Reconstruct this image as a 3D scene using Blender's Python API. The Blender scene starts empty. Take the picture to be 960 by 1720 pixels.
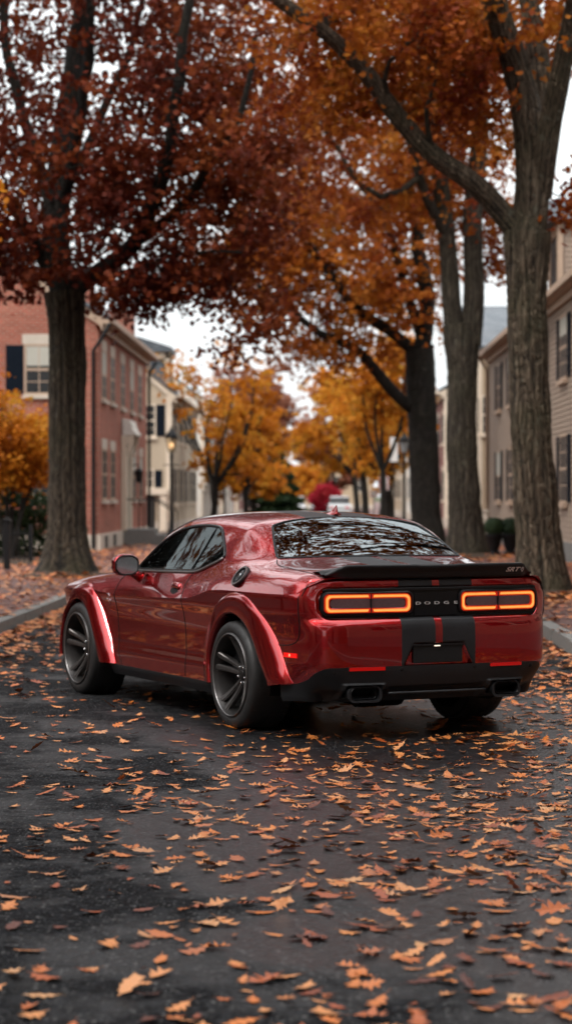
import bpy, bmesh, math, random
import numpy as np
from mathutils import Vector, Matrix
from mathutils.bvhtree import BVHTree
R = math.radians
rng = np.random.default_rng(7)
random.seed(7)
scene = bpy.context.scene
COL = scene.collection

# ---------------------------------------------------------------- object helpers
def link(o, parent=None):
    COL.objects.link(o)
    if parent is not None: o.parent = parent
    return o
def tag(o, label=None, cat=None, group=None, kind=None):
    if label: o['label'] = label
    if cat: o['category'] = cat
    if group: o['group'] = group
    if kind: o['kind'] = kind
    return o
def empty(name, loc=(0, 0, 0), rz=0.0, label=None, cat=None, group=None):
    o = bpy.data.objects.new(name, None)
    o.empty_display_size = .1
    link(o); o.location = loc; o.rotation_euler = (0, 0, rz)
    return tag(o, label, cat, group)
def np_mesh(name, V, loops, sizes, mats=None, midx=None, smooth=False):
    me = bpy.data.meshes.new(name)
    V = np.asarray(V, dtype=np.float32); loops = np.asarray(loops, dtype=np.int32).ravel(); sizes = np.asarray(sizes, dtype=np.int32)
    me.vertices.add(len(V)); me.vertices.foreach_set('co', V.ravel())
    me.loops.add(len(loops)); me.loops.foreach_set('vertex_index', loops)
    me.polygons.add(len(sizes))
    starts = np.concatenate([[0], np.cumsum(sizes)[:-1]]).astype(np.int32)
    me.polygons.foreach_set('loop_start', starts)
    if mats:
        for m in mats: me.materials.append(m)
    if midx is not None: me.polygons.foreach_set('material_index', np.asarray(midx, dtype=np.int32))
    if smooth: me.polygons.foreach_set('use_smooth', np.ones(len(sizes), dtype=bool))
    me.update(calc_edges=True); me.validate()
    return me
class MB:
    """collects faces; build() links them as ONE mesh object"""
    def __init__(s): s.v = []; s.f = []; s.m = []; s.mi = 0
    def add(s, verts, faces):
        b = len(s.v); s.v.extend([tuple(map(float, q)) for q in verts]); s.f.extend([tuple(i + b for i in f) for f in faces]); s.m.extend([s.mi] * len(faces))
    def box(s, x0, x1, y0, y1, z0, z1):
        if x0 > x1: x0, x1 = x1, x0
        if y0 > y1: y0, y1 = y1, y0
        if z0 > z1: z0, z1 = z1, z0
        s.add([(x0,y0,z0),(x1,y0,z0),(x1,y1,z0),(x0,y1,z0),(x0,y0,z1),(x1,y0,z1),(x1,y1,z1),(x0,y1,z1)],
              [(0,3,2,1),(4,5,6,7),(0,1,5,4),(1,2,6,5),(2,3,7,6),(3,0,4,7)])
    def prism(s, poly, axis, a, b):
        """polygon (2D) extruded along axis from a to b; axis x: poly=(y,z); y: (x,z); z: (x,y)"""
        n = len(poly)
        def P(p, t): return (t, p[0], p[1]) if axis == 'x' else ((p[0], t, p[1]) if axis == 'y' else (p[0], p[1], t))
        v = [P(p, a) for p in poly] + [P(p, b) for p in poly]
        f = [tuple(range(n))[::-1], tuple(range(n, 2*n))] + [(i, (i+1) % n, n+(i+1) % n, n+i) for i in range(n)]
        s.add(v, f)
    def tube(s, pts, r, n=8, cap=True, jitter=0.0, closed=False):
        pts = [np.array(q, float) for q in pts]; m = len(pts)
        rs = r if hasattr(r, '__len__') else [r] * m
        up = np.array([0.03, 0.05, 1.0]); vs = []; a_prev = None
        for i in range(m):
            if closed: t = pts[(i+1) % m] - pts[i-1]
            else: t = pts[min(i+1, m-1)] - pts[max(i-1, 0)]
            t = t / (np.linalg.norm(t) + 1e-9)
            if a_prev is None:
                a = np.cross(t, up)
                if np.linalg.norm(a) < .15: a = np.cross(t, [1, 0, 0])
            else: a = a_prev - t * np.dot(a_prev, t)
            a /= np.linalg.norm(a) + 1e-9; a_prev = a; b = np.cross(t, a)
            for k in range(n):
                w = 2*math.pi*k/n; q = rs[i] * (1 + (jitter * (random.random()-.5) if jitter else 0))
                vs.append(pts[i] + a*math.cos(w)*q + b*math.sin(w)*q)
        f = []
        for i in range(m if closed else m-1):
            j = (i+1) % m
            for k in range(n): f.append((i*n+k, i*n+(k+1) % n, j*n+(k+1) % n, j*n+k))
        if cap and not closed: f.append(tuple(range(n))[::-1]); f.append(tuple(range((m-1)*n, m*n)))
        s.add(vs, f)
    def lathe(s, prof, c=(0, 0, 0), n=24, axis='z', cap=False):
        vs = []; f = []; m = len(prof)
        for (r, h) in prof:
            for k in range(n):
                w = 2*math.pi*k/n; x, y = r*math.cos(w), r*math.sin(w)
                q = (x, y, h) if axis == 'z' else ((h, x, y) if axis == 'x' else (y, h, x))
                vs.append((q[0]+c[0], q[1]+c[1], q[2]+c[2]))
        for i in range(m-1):
            for k in range(n): f.append((i*n+k, i*n+(k+1) % n, (i+1)*n+(k+1) % n, (i+1)*n+k))
        if cap: f.append(tuple(range(n))[::-1]); f.append(tuple(range((m-1)*n, m*n)))
        s.add(vs, f)
    def mesh(s, name, mats, smooth=False):
        me = bpy.data.meshes.new(name); me.from_pydata(s.v, [], s.f)
        for m in (mats if isinstance(mats, (list, tuple)) else [mats]): me.materials.append(m)
        if s.m and max(s.m): me.polygons.foreach_set('material_index', s.m)
        if smooth: me.polygons.foreach_set('use_smooth', [True]*len(me.polygons))
        me.update()
        if smooth == 'auto': me.set_sharp_from_angle(angle=R(40))
        return me
    def build(s, name, mats, parent=None, smooth=False, bevel=0, seg=2, subsurf=0):
        o = bpy.data.objects.new(name, s.mesh(name, mats, smooth)); link(o, parent)
        if bevel:
            b = o.modifiers.new('bevel', 'BEVEL'); b.width = bevel; b.segments = seg; b.limit_method = 'ANGLE'; b.angle_limit = R(40)
        if subsurf:
            b = o.modifiers.new('sub', 'SUBSURF'); b.levels = b.render_levels = subsurf
        return o
def obj(name, me, parent=None): return link(bpy.data.objects.new(name, me), parent)

def spline(t, y):
    """natural cubic spline; returns callable on arrays; y may be (n,k)"""
    t = np.asarray(t, float); y = np.asarray(y, float); one = y.ndim == 1
    if one: y = y[:, None]
    n = len(t); h = np.diff(t); A = np.zeros((n, n)); B = np.zeros((n, y.shape[1])); A[0, 0] = A[-1, -1] = 1
    for i in range(1, n-1):
        A[i, i-1] = h[i-1]; A[i, i] = 2*(h[i-1]+h[i]); A[i, i+1] = h[i]
        B[i] = 3*((y[i+1]-y[i])/h[i] - (y[i]-y[i-1])/h[i-1])
    c = np.linalg.solve(A, B); b = (y[1:]-y[:-1])/h[:, None] - h[:, None]*(2*c[:-1]+c[1:])/3; d = (c[1:]-c[:-1])/(3*h[:, None])
    def f(q):
        q = np.clip(np.asarray(q, float), t[0], t[-1]); i = np.clip(np.searchsorted(t, q, side='right')-1, 0, n-2)
        u = (q - t[i])[..., None]; r = y[i] + b[i]*u + c[i]*u*u + d[i]*u**3
        return r[..., 0] if one else r
    return f
def pchip(t, y):
    """monotone cubic along axis 0; y (n,k) or (n,)"""
    t = np.asarray(t, float); y = np.asarray(y, float); one = y.ndim == 1
    if one: y = y[:, None]
    h = np.diff(t)[:, None]; d = (y[1:]-y[:-1])/h; m = np.zeros_like(y); m[0] = d[0]; m[-1] = d[-1]
    for i in range(1, len(t)-1):
        w1 = 2*h[i]+h[i-1]; w2 = h[i]+2*h[i-1]; ok = d[i-1]*d[i] > 0
        with np.errstate(divide='ignore', invalid='ignore'):
            m[i] = np.where(ok, (w1+w2)/(w1/d[i-1]+w2/d[i]), 0)
    def f(q):
        q = np.clip(np.asarray(q, float), t[0], t[-1]); i = np.clip(np.searchsorted(t, q, side='right')-1, 0, len(t)-2)
        hh = (t[i+1]-t[i])[..., None]; u = (q - t[i])[..., None]/hh
        r = (2*u**3-3*u**2+1)*y[i] + (u**3-2*u**2+u)*hh*m[i] + (-2*u**3+3*u**2)*y[i+1] + (u**3-u**2)*hh*m[i+1]
        return r[..., 0] if one else r
    return f
def crv(pts, n, closed=False):
    """resample a polyline smoothly to n points by arc length (any dim)"""
    P = np.asarray(pts, float)
    if closed: P = np.vstack([P[-2:], P, P[:3]])
    d = np.concatenate([[0], np.cumsum(np.sqrt((np.diff(P, axis=0)**2).sum(1))**.75)])
    f = spline(d, P)
    a, b = (d[2], d[-3]) if closed else (0, d[-1])
    q = f(np.linspace(a, b, 400)); L = np.concatenate([[0], np.cumsum(np.sqrt((np.diff(q, axis=0)**2).sum(1)))])
    tt = np.linspace(0, L[-1], n+1)[:-1] if closed else np.linspace(0, L[-1], n)
    return f(a + (b-a)*np.interp(tt, L, np.linspace(0, 1, 400)))
def inpoly(x, y, poly):
    x = np.asarray(x); y = np.asarray(y); c = np.zeros(x.shape, bool); n = len(poly)
    for i in range(n):
        x0, y0 = poly[i]; x1, y1 = poly[(i+1) % n]
        if y0 == y1: continue
        c ^= ((y0 > y) != (y1 > y)) & (x < (x1-x0)*(y-y0)/(y1-y0)+x0)
    return c
def sstep(a, b, x):
    t = np.clip((x-a)/(b-a), 0, 1); return t*t*(3-2*t)
def grid_mesh(name, P, mats, keep=None, flip=False, midx=None, mirror=False):
    """P: (n,m,3) grid; keep: (n-1,m-1) bool faces"""
    n, m = P.shape[:2]; idx = np.arange(n*m).reshape(n, m)
    q = np.stack([idx[:-1, :-1], idx[1:, :-1], idx[1:, 1:], idx[:-1, 1:]], -1)
    if flip: q = q[..., ::-1]
    q = q.reshape(-1, 4) if keep is None else q[keep]
    mi = None if midx is None else (midx.reshape(-1) if keep is None else midx[keep])
    V = P.reshape(-1, 3)
    if mirror:
        V2 = V*np.array([1, -1, 1]); q = np.vstack([q, q[:, ::-1]+len(V)]); V = np.vstack([V, V2])
        if mi is not None: mi = np.concatenate([mi, mi])
    used = np.unique(q); rm = np.full(len(V), -1); rm[used] = np.arange(len(used))
    return np_mesh(name, V[used], rm[q], np.full(len(q), 4), mats, mi, True)

# ---------------------------------------------------------------- material helpers
class NT:
    def __init__(s, name):
        s.mat = bpy.data.materials.new(name); s.mat.use_nodes = True; s.t = s.mat.node_tree; s.n = s.t.nodes
        s.b = s.n['Principled BSDF']; s.out = s.n['Material Output']
    def new(s, typ, **kw):
        o = s.n.new(typ)
        for k, v in kw.items():
            if k.startswith('i_'):
                key = k[2:]; key = int(key) if key.isdigit() else key.replace('_', ' ')
                s.set(o.inputs[key], v)
            else: setattr(o, k, v)
        return o
    def set(s, sock, v):
        if hasattr(v, 'is_output') : s.t.links.new(v, sock)
        else:
            if isinstance(v, (tuple, list)) and len(v) == 3 and sock.type == 'RGBA': v = (*v, 1)
            sock.default_value = v
    def P(s, **kw):
        for k, v in kw.items(): s.set(s.b.inputs[k.replace('_', ' ')], v)
        return s
    def coord(s, which='Object', scale=(1, 1, 1), rot=(0, 0, 0), loc=(0, 0, 0)):
        c = s.new('ShaderNodeTexCoord'); m = s.new('ShaderNodeMapping')
        m.inputs['Scale'].default_value = scale; m.inputs['Rotation'].default_value = rot; m.inputs['Location'].default_value = loc
        s.t.links.new(c.outputs[which], m.inputs['Vector']); return m.outputs['Vector']
    def noise(s, vec=None, scale=5, detail=4, rough=.55, dist=0, out='Fac'):
        o = s.new('ShaderNodeTexNoise'); o.inputs['Scale'].default_value = scale; o.inputs['Detail'].default_value = detail
        o.inputs['Roughness'].default_value = rough; o.inputs['Distortion'].default_value = dist
        if vec is not None: s.t.links.new(vec, o.inputs['Vector'])
        return o.outputs[out]
    def vor(s, vec=None, scale=5, feature='F1', out='Distance', rnd=1):
        o = s.new('ShaderNodeTexVoronoi'); o.feature = feature; o.inputs['Scale'].default_value = scale; o.inputs['Randomness'].default_value = rnd
        if vec is not None: s.t.links.new(vec, o.inputs['Vector'])
        return o.outputs[out]
    def ramp(s, fac, stops, interp='LINEAR'):
        o = s.new('ShaderNodeValToRGB'); o.color_ramp.interpolation = interp; e = o.color_ramp.elements
        while len(e) < len(stops): e.new(.5)
        for k, (p_, c) in enumerate(stops):
            e[k].position = p_; e[k].color = (*c, 1) if len(c) == 3 else c
        s.t.links.new(fac, o.inputs['Fac']); return o.outputs['Color']
    def math(s, op, a, b=0.5, clamp=False):
        o = s.new('ShaderNodeMath', operation=op); o.use_clamp = clamp; s.set(o.inputs[0], a); s.set(o.inputs[1], b); return o.outputs[0]
    def mix(s, fac, a, b, mode='MIX'):
        o = s.new('ShaderNodeMix', data_type='RGBA', blend_type=mode); s.set(o.inputs[0], fac)
        s.set(o.inputs[6], a); s.set(o.inputs[7], b); return o.outputs[2]
    def mapr(s, v, a, b, c=0, d=1):
        o = s.new('ShaderNodeMapRange'); o.inputs[1].default_value = a; o.inputs[2].default_value = b; o.inputs[3].default_value = c; o.inputs[4].default_value = d
        s.set(o.inputs[0], v); return o.outputs[0]
    def bump(s, h, strength=.5, dist=.01, nrm=None):
        o = s.new('ShaderNodeBump'); o.inputs['Strength'].default_value = strength; o.inputs['Distance'].default_value = dist
        s.t.links.new(h, o.inputs['Height'])
        if nrm is not None: s.t.links.new(nrm, o.inputs['Normal'])
        return o.outputs['Normal']
    def xyz(s, which='Object'):
        c = s.new('ShaderNodeTexCoord'); x = s.new('ShaderNodeSeparateXYZ'); s.t.links.new(c.outputs[which], x.inputs[0]); return x.outputs
def simple(name, col, rough=.5, metal=0., noise_amt=.15, nscale=8, bump=0, coat=0, spec=.25, bscale=30):
    k = NT(name); v = k.coord()
    n = k.noise(v, nscale, 5)
    c = k.mix(n, tuple(x*(1-noise_amt) for x in col), tuple(min(1, x*(1+noise_amt)) for x in col))
    k.P(Base_Color=c, Roughness=rough, Metallic=metal); k.b.inputs['Coat Weight'].default_value = coat
    k.b.inputs['Specular IOR Level'].default_value = spec
    if bump: k.P(Normal=k.bump(k.noise(v, bscale, 4), bump, .01))
    return k.mat
# ---------------------------------------------------------------- car materials
def beads(k, amt=.9, sc=52, seed=0., dens=.45):
    """standing rain drops as a bump: separate round drops of uneven size, only where rain settles"""
    v = k.coord(loc=(seed, 0, 0)); tot = None
    n = k.noise(v, 2.6, 3); ng = k.new('ShaderNodeNewGeometry'); nx = k.new('ShaderNodeSeparateXYZ'); k.t.links.new(ng.outputs['Normal'], nx.inputs[0]); top = k.mapr(nx.outputs[2], .02, .35, 0, 1)
    for s_, a_ in ((sc, 1.), (sc*1.9, .6)):
        d = k.vor(v, s_); c = k.new('ShaderNodeSeparateColor'); k.t.links.new(k.vor(v, s_, out='Color'), c.inputs[0])
        on = k.math('GREATER_THAN', c.outputs[0], k.mapr(n, .35, .65, .95, 1-dens)); rad = k.mapr(c.outputs[1], 0, 1, .14, .30); dome = k.math('MAXIMUM', k.math('SUBTRACT', 1, k.math('DIVIDE', d, rad)), 0)
        q = k.math('MULTIPLY', k.math('MULTIPLY', on, dome), a_); tot = q if tot is None else k.math('ADD', tot, q)
    return k.bump(k.math('MULTIPLY', tot, top), amt, .003)
def mk_paint(name, stripes=False):
    k = NT(name); v = k.coord()
    fl = k.noise(v, 900, 1); n2 = k.noise(v, 1.3, 4)
    red = k.mix(n2, (.31, .001, .003), (.43, .002, .006))
    red = k.mix(k.mapr(fl, .5, .75), red, (.50, .010, .015))
    dirt = k.noise(v, 9, 6)
    nb = beads(k)
    if stripes:
        X = k.xyz(); ay = k.math('ABSOLUTE', X[1])
        m = k.math('MULTIPLY', k.math('GREATER_THAN', ay, .026), k.math('LESS_THAN', ay, .272))
        # plate recess stays red
        lo = k.math('LESS_THAN', X[2], .614); hw = k.math('ADD', k.math('MULTIPLY', k.math('SUBTRACT', .614, X[2]), .5), .185)
        rec = k.math('MULTIPLY', k.math('MULTIPLY', lo, k.math('LESS_THAN', ay, hw)), k.math('LESS_THAN', X[0], -.9))
        m = k.math('MULTIPLY', m, k.math('SUBTRACT', 1, rec))
        blk = k.mix(dirt, (.013, .0135, .015), (.026, .027, .030))
        k.P(Base_Color=k.mix(m, red, blk), Metallic=k.math('MULTIPLY', k.math('SUBTRACT', 1, m), .93),
            Roughness=k.math('ADD', k.math('MULTIPLY', m, .17), .27), Coat_Weight=k.math('SUBTRACT', 1, k.math('MULTIPLY', m, .88)),
            Coat_Roughness=k.math('ADD', k.math('MULTIPLY', m, .2), .01), Specular_IOR_Level=k.math('SUBTRACT', .5, k.math('MULTIPLY', m, .32)))
    else:
        k.P(Base_Color=red, Metallic=.93, Roughness=.27, Coat_Weight=1., Coat_Roughness=.01)
    k.P(Normal=k.bump(fl, .04, .001)); k.set(k.b.inputs['Coat Normal'], nb); k.b.inputs['Coat IOR'].default_value = 1.68
    return k.mat
M = {}
M['paint'] = mk_paint('red_paint'); M['paint_stripe'] = mk_paint('red_paint_with_black_stripes', True)
M['seam'] = simple('seam_dark', (.006, .004, .004), .6)
M['black_plastic'] = simple('black_plastic', (.014, .015, .017), .42, 0, .25, 14, .1, spec=.35)
M['satin_black'] = simple('satin_black', (.007, .007, .008), .40, 0, .3, 8, .0, spec=.3)
M['gloss_black'] = simple('gloss_black', (.006, .006, .007), .08, 0, .2, 8)
M['trim'] = simple('trim', (.02, .021, .022), .22, .3, .2, 12)
M['well'] = simple('wheel_well_dark', (.006, .006, .006), .95, spec=.1)
M['rim'] = simple('rim_barrel', (.045, .042, .041), .38, .7, .2, 18); M['spoke'] = simple('rim_graphite', (.075, .070, .068), .33, .5, .2, 18)
M['rim_edge'] = simple('rim_edge', (.22, .21, .21), .28, .85, .2, 18)
M['brake'] = simple('brake_steel', (.10, .10, .11), .35, .9, .3, 30)
M['chrome'] = simple('chrome', (.65, .66, .68), .12, 1., .1, 12)
M['silver'] = simple('silver_letters', (.75, .76, .78), .3, .6, .1, 12)
k = NT('tyre_rubber'); v = k.coord(); n = k.noise(v, 30, 5)
k.P(Base_Color=k.mix(n, (.010, .010, .011), (.024, .023, .022)), Roughness=k.mapr(n, .3, .7, .42, .7), Normal=k.bump(k.noise(v, 120, 3), .25, .002)); M['tyre'] = k.mat
def emis(name, col, st, base=(.1, .01, .0)):
    k = NT(name); v = k.coord(); n = k.noise(v, 25, 2)
    k.P(Base_Color=base, Roughness=.15, Emission_Color=col); k.set(k.b.inputs['Emission Strength'], k.mapr(n, .3, .7, st*.93, st*1.07)); return k.mat
M['led'] = emis('tail_led', (1., .27, .04), .80, (.2, .03, .0))
M['led_core'] = emis('tail_led_core', (1., .46, .12), .90, (.2, .03, .0))
M['led_edge'] = emis('tail_led_edge', (1., .03, .01), .38, (.15, .005, .0))
M['lens'] = simple('smoked_lens', (.11, .065, .07), .18, 0, .25, 60, .3, bscale=300)
M['reflector'] = emis('red_reflector', (1., .01, .01), .10, (.5, .005, .005))
M['marker'] = emis('marker_lit', (1., .015, .01), .5, (.5, .005, .005))
M['marker_spot'] = emis('marker_spot', (1., .25, .12), 1.5)
M['amber'] = emis('amber_marker', (1., .25, .03), .7)
M['plate_lamp'] = emis('plate_lamp', (1., .8, .6), 1.0, (.8, .8, .8))
def mk_glass(name, tint, refl=1.9, trans=.55, bead=.5, gcol=(.6, .66, .67)):
    k = NT(name); k.n.remove(k.b)
    tr = k.new('ShaderNodeBsdfTransparent'); tr.inputs[0].default_value = (*tint, 1)
    gl = k.new('ShaderNodeBsdfGlossy'); gl.inputs['Color'].default_value = (*gcol, 1); gl.inputs['Roughness'].default_value = .015
    nb = beads(k, bead, 46, 3., .4); k.set(gl.inputs['Normal'], nb)
    fr = k.new('ShaderNodeFresnel'); fr.inputs['IOR'].default_value = refl; k.set(fr.inputs['Normal'], nb)
    mx = k.new('ShaderNodeMixShader'); k.set(mx.inputs[0], fr.outputs[0]); k.t.links.new(tr.outputs[0], mx.inputs[1]); k.t.links.new(gl.outputs[0], mx.inputs[2])
    k.t.links.new(mx.outputs[0], k.out.inputs[0]); return k.mat
M['glass'] = mk_glass('tinted_side_glass', (.62, .70, .67), 1.75, bead=.3)
M['rear_glass'] = mk_glass('wet_rear_glass', (.06, .066, .064), 2.7, bead=.35, gcol=(.86, .93, .95))
M['seat'] = simple('black_leather', (.045, .046, .048), .5, 0, .2, 20, .1)
M['interior'] = simple('interior_dark', (.035, .037, .038), .7)
M['mirror'] = simple('mirror_glass', (.55, .60, .62), .18, .9, .05, 5)
M['plate'] = simple('blank_plate_black', (.012, .013, .014), .5, 0, .2, 20)
# ---------------------------------------------------------------- the car (x forward from rear axle, y left, z up)
CAR_TH = 25.61; YAW = 0.917
def cam2w(a, d):   # camera ground frame -> world (street runs along +Y)
    c, s_ = math.cos(R(YAW)), math.sin(R(YAW)); return (a*c - d*s_, a*s_ + d*c)
cx_, cy_ = cam2w(.512, 15.43)
car = empty('parked_car', (cx_, cy_, 0), R(90 + CAR_TH + YAW), 'dark red wet two-door coupe with black racing stripes standing on leaf-strewn asphalt', 'car')

# plan outline of the belt (rear centre -> front centre), widest row
C_pts = [(-1.105,0),(-1.10,.3),(-1.08,.58),(-1.045,.775),(-.965,.885),(-.85,.937),(-.68,.955),(-.4,.965),(0,.966),(.5,.957),(1,.947),(1.6,.941),(2.2,.937),(2.9,.936),(3.35,.915),(3.6,.86),(3.77,.74),(3.87,.5),(3.92,.22),(3.93,0)]
CN = crv(C_pts, 720)
Tn = np.gradient(CN, axis=0); Tn /= np.linalg.norm(Tn, axis=1)[:, None]
NN = np.stack([Tn[:, 1]*1.0, -Tn[:, 0]], 1)          # outward? fixed below
NN = np.where((NN[:, :1]*(CN[:, :1]-1.4)/2.5 + NN[:, 1:]*CN[:, 1:]) < 0, -NN, NN)
cxs, cys = CN[:, 0], CN[:, 1]
# weight of "rear face" / "front face" by normal direction
wr = sstep(.25, .9, -NN[:, 0]) * (cxs < 0); wf = sstep(.25, .9, NN[:, 0]) * (cxs > 2)
ws = 1 - wr - wf
side_prof = pchip([.15,.20,.28,.36,.48,.62,.74,.82,.90,.96,1.04], [.07,.05,.018,.018,.031,.030,.016,.0,-.002,.012,.04])
rear_prof = pchip([.15,.24,.29,.33,.38,.44,.475,.60,.70,.735,.76,.785,.85,.95,.99,1.02,1.04], [.16,.125,.085,.035,.018,.006,.003,.0,.002,.007,.018,.032,.038,.046,.050,.056,.075])
front_prof = pchip([.15,.3,.5,.7,.8,.9,1.04], [.12,.03,.0,.02,.04,.06,.1])
ztop_x = pchip([-.97,-.93,-.88,-.6,.2,.42,.62,.82,1.4,2.2,2.9,3.4,3.75,3.93], [1.036,.975,.938,.930,.926,.912,.874,.845,.826,.810,.84,.81,.77,.75])
zt = np.where(cxs < -.97, 1.036, ztop_x(cxs))
zb_x = pchip([-1.12,-1.05,-1.0,-.95,-.77,-.5,-.45,3.93], [.475,.470,.435,.395,.352,.325,.28,.28])
zb = np.where(cxs > 3.3, .30, zb_x(cxs)); zb = np.where((cys < .66) & (cxs < 0), .475, zb)
z0 = np.where(cxs < -.5, .245, .20); z0 = np.where(cxs < -.5, .245 - .045*sstep(.80, .3, -cxs), .20)
def belt_off(i, z):
    return ws[i]*side_prof(z) + wr[i]*rear_prof(z) + wf[i]*front_prof(z) + .11*sstep(.50, .20, z)*sstep(-.62, -.95, cxs[i])*sstep(.55, .85, cys[i])
OPEN_Z0, OPEN_Z1, OPEN_Y = .782, .976, .812
def rear_recess(P):
    """light-panel opening, plate pocket and exhaust bulges pushed into the rear face"""
    x, y, z = P[..., 0], np.abs(P[..., 1]), P[..., 2]; m = x < -.75
    cz, hz, r = (OPEN_Z0+OPEN_Z1)/2, (OPEN_Z1-OPEN_Z0)/2, .07
    qx, qz = y-(OPEN_Y-r), np.abs(z-cz)-(hz-r)
    sd = np.sqrt(np.maximum(qx, 0)**2+np.maximum(qz, 0)**2)+np.minimum(np.maximum(qx, qz), 0)-r
    d = .062*sstep(.010, -.022, sd)
    hw = .185+(.614-z)*.5; sd2 = np.maximum(np.maximum(y-hw, z-.618), .44-z); d = d + .028*sstep(.004, -.014, sd2)
    out = P.copy(); out[..., 0] = np.where(m, x+d, x); return out
def belt(zl, zh, m):
    t = np.linspace(0, 1, m); P = np.zeros((len(CN), m, 3)); idx = np.arange(len(CN))
    for j, u in enumerate(t):
        z = zl + (zh-zl)*u; o = belt_off(idx, z); P[:, j, :2] = CN - NN*o[:, None]; P[:, j, 2] = z
    P[0, :, 1] = 0; P[-1, :, 1] = 0
    return P
# flare curves (x,z)
RO = [(.50,.285),(.512,.42),(.511,.53),(.455,.667),(.344,.772),(.181,.868),(-.006,.913),(-.189,.905),(-.342,.847),(-.492,.748),(-.616,.629),(-.713,.5),(-.80,.363)]
RI = [(.355,.285),(.375,.40),(.365,.50),(.305,.61),(.20,.715),(.06,.773),(-.10,.768),(-.25,.71),(-.38,.60),(-.475,.48),(-.55,.40),(-.585,.36),(-.60,.335)]
FO = [(3.44,.30),(3.42,.42),(3.385,.538),(3.338,.671),(3.225,.785),(3.075,.855),(2.892,.880),(2.765,.860),(2.66,.789),(2.49,.584),(2.35,.395),(2.285,.285)]
FI = [(3.335,.29),(3.33,.40),(3.30,.50),(3.25,.61),(3.16,.69),(3.03,.745),(2.884,.748),(2.74,.680),(2.62,.54),(2.54,.42),(2.49,.34),(2.45,.285)]
NF = 120
ro, ri, fo, fi = crv(RO, NF), crv(RI, NF), crv(FO, NF), crv(FI, NF)
hole_r = np.vstack([ri*.6+ro*.4]); hole_f = fi*.6+fo*.4
def close_poly(h): return [tuple(q) for q in h] + [(h[-1][0], .0), (h[0][0], .0)]
hr, hf = close_poly(hole_r), close_poly(hole_f)
def keepmask(P):
    c = (P[:-1, :-1]+P[1:, 1:])/2; side = c[..., 1] > .8
    return ~(side & (inpoly(c[..., 0], c[..., 2], hr) | inpoly(c[..., 0], c[..., 2], hf)))
Pu = rear_recess(belt(zb, zt, 110)); Pl = belt(z0, zb, 40)

# exhaust housings bulge from the lower black part
x_, y_, z_ = Pl[..., 0], Pl[..., 1], Pl[..., 2]
q = np.maximum(np.abs(np.abs(y_)-.522)/.155, np.abs(z_-.312)/.056); Pl[..., 0] = np.where(x_ < -.8, x_ - .022*sstep(1.0, .82, q) + .05*sstep(.78, .70, q), x_)
q2 = sstep(.345, .33, z_)*sstep(.36, .33, np.abs(y_)); Pl[..., 0] += np.where(x_ < -.8, .02*q2, 0)

# upper shell stations: rows E,B1,B2,W0,W1,W2,R1,R2,C
def e_at(x):
    seg = (cxs[1:-1])
    i = np.argmin(np.abs(cxs - x)); z = zt[i]; o = belt_off(np.array([i]), np.array([z]))[0]; pnt = CN[i]-NN[i]*o; return pnt[1], z
ST = [
 (-1.03, [None,(.77,1.034),(.73,1.038),(.66,1.042),(.56,1.045),(.45,1.048),(.3,1.05),(.15,1.052),(0,1.053)]),
 (-.93, [None,(.86,1.00),(.80,1.038),(.72,1.062),(.62,1.074),(.5,1.078),(.34,1.081),(.17,1.083),(0,1.084)]),
 (-.80, [None,(.908,.995),(.855,1.042),(.77,1.073),(.66,1.087),(.54,1.093),(.38,1.097),(.2,1.10),(0,1.101)]),
 (-.5, [None,(.938,.998),(.88,1.057),(.79,1.090),(.68,1.106),(.56,1.114),(.40,1.120),(.2,1.124),(0,1.126)]),
 (-.2, [None,(.942,1.000),(.88,1.066),(.80,1.104),(.725,1.130),(.62,1.143),(.44,1.149),(.22,1.152),(0,1.153)]),
 (0., [None,(.942,.998),(.88,1.068),(.80,1.118),(.73,1.185),(.655,1.238),(.48,1.262),(.24,1.272),(0,1.275)]),
 (.2, [None,(.940,.993),(.88,1.064),(.805,1.128),(.735,1.240),(.665,1.318),(.54,1.359),(.28,1.378),(0,1.383)]),
 (.35, [None,(.937,.985),(.88,1.058),(.81,1.132),(.738,1.262),(.675,1.348),(.575,1.392),(.30,1.420),(0,1.427)]),
 (.65, [None,(.930,.945),(.88,1.018),(.825,1.086),(.752,1.228),(.69,1.350),(.60,1.405),(.32,1.442),(0,1.450)]),
 (.95, [None,(.927,.905),(.885,.970),(.848,1.020),(.765,1.203),(.69,1.360),(.60,1.413),(.32,1.450),(0,1.458)]),
 (1.35, [None,(.924,.893),(.887,.955),(.855,1.010),(.772,1.190),(.695,1.350),(.60,1.403),(.32,1.440),(0,1.448)]),
 (1.7, [None,(.924,.890),(.889,.950),(.860,1.003),(.805,1.120),(.742,1.240),(.655,1.315),(.34,1.372),(0,1.385)]),
 (2.0, [None,(.922,.886),(.888,.945),(.863,.993),(.838,1.025),(.80,1.075),(.72,1.140),(.36,1.205),(0,1.22)]),
 (2.3, [None,(.920,.880),(.886,.937),(.850,.972),(.81,.990),(.76,1.003),(.66,1.018),(.34,1.035),(0,1.04)]),
 (2.9, [None,(.918,.888),(.880,.920),(.83,.938),(.77,.948),(.70,.955),(.6,.960),(.3,.975),(0,.975)]),
 (3.4, [None,(.89,.845),(.85,.87),(.80,.882),(.74,.888),(.66,.892),(.56,.896),(.28,.905),(0,.905)]),
 (3.7, [None,(.77,.80),(.73,.818),(.68,.826),(.62,.83),(.55,.835),(.45,.838),(.22,.842),(0,.842)]),
 (3.86, [None,(.50,.77),(.45,.782),(.42,.788),(.38,.792),(.32,.795),(.26,.797),(.12,.80),(0,.80)]),
]
sx = np.array([a for a, _ in ST]); NR = 9
T_ctrl = np.zeros((len(ST), NR, 2))
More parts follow.
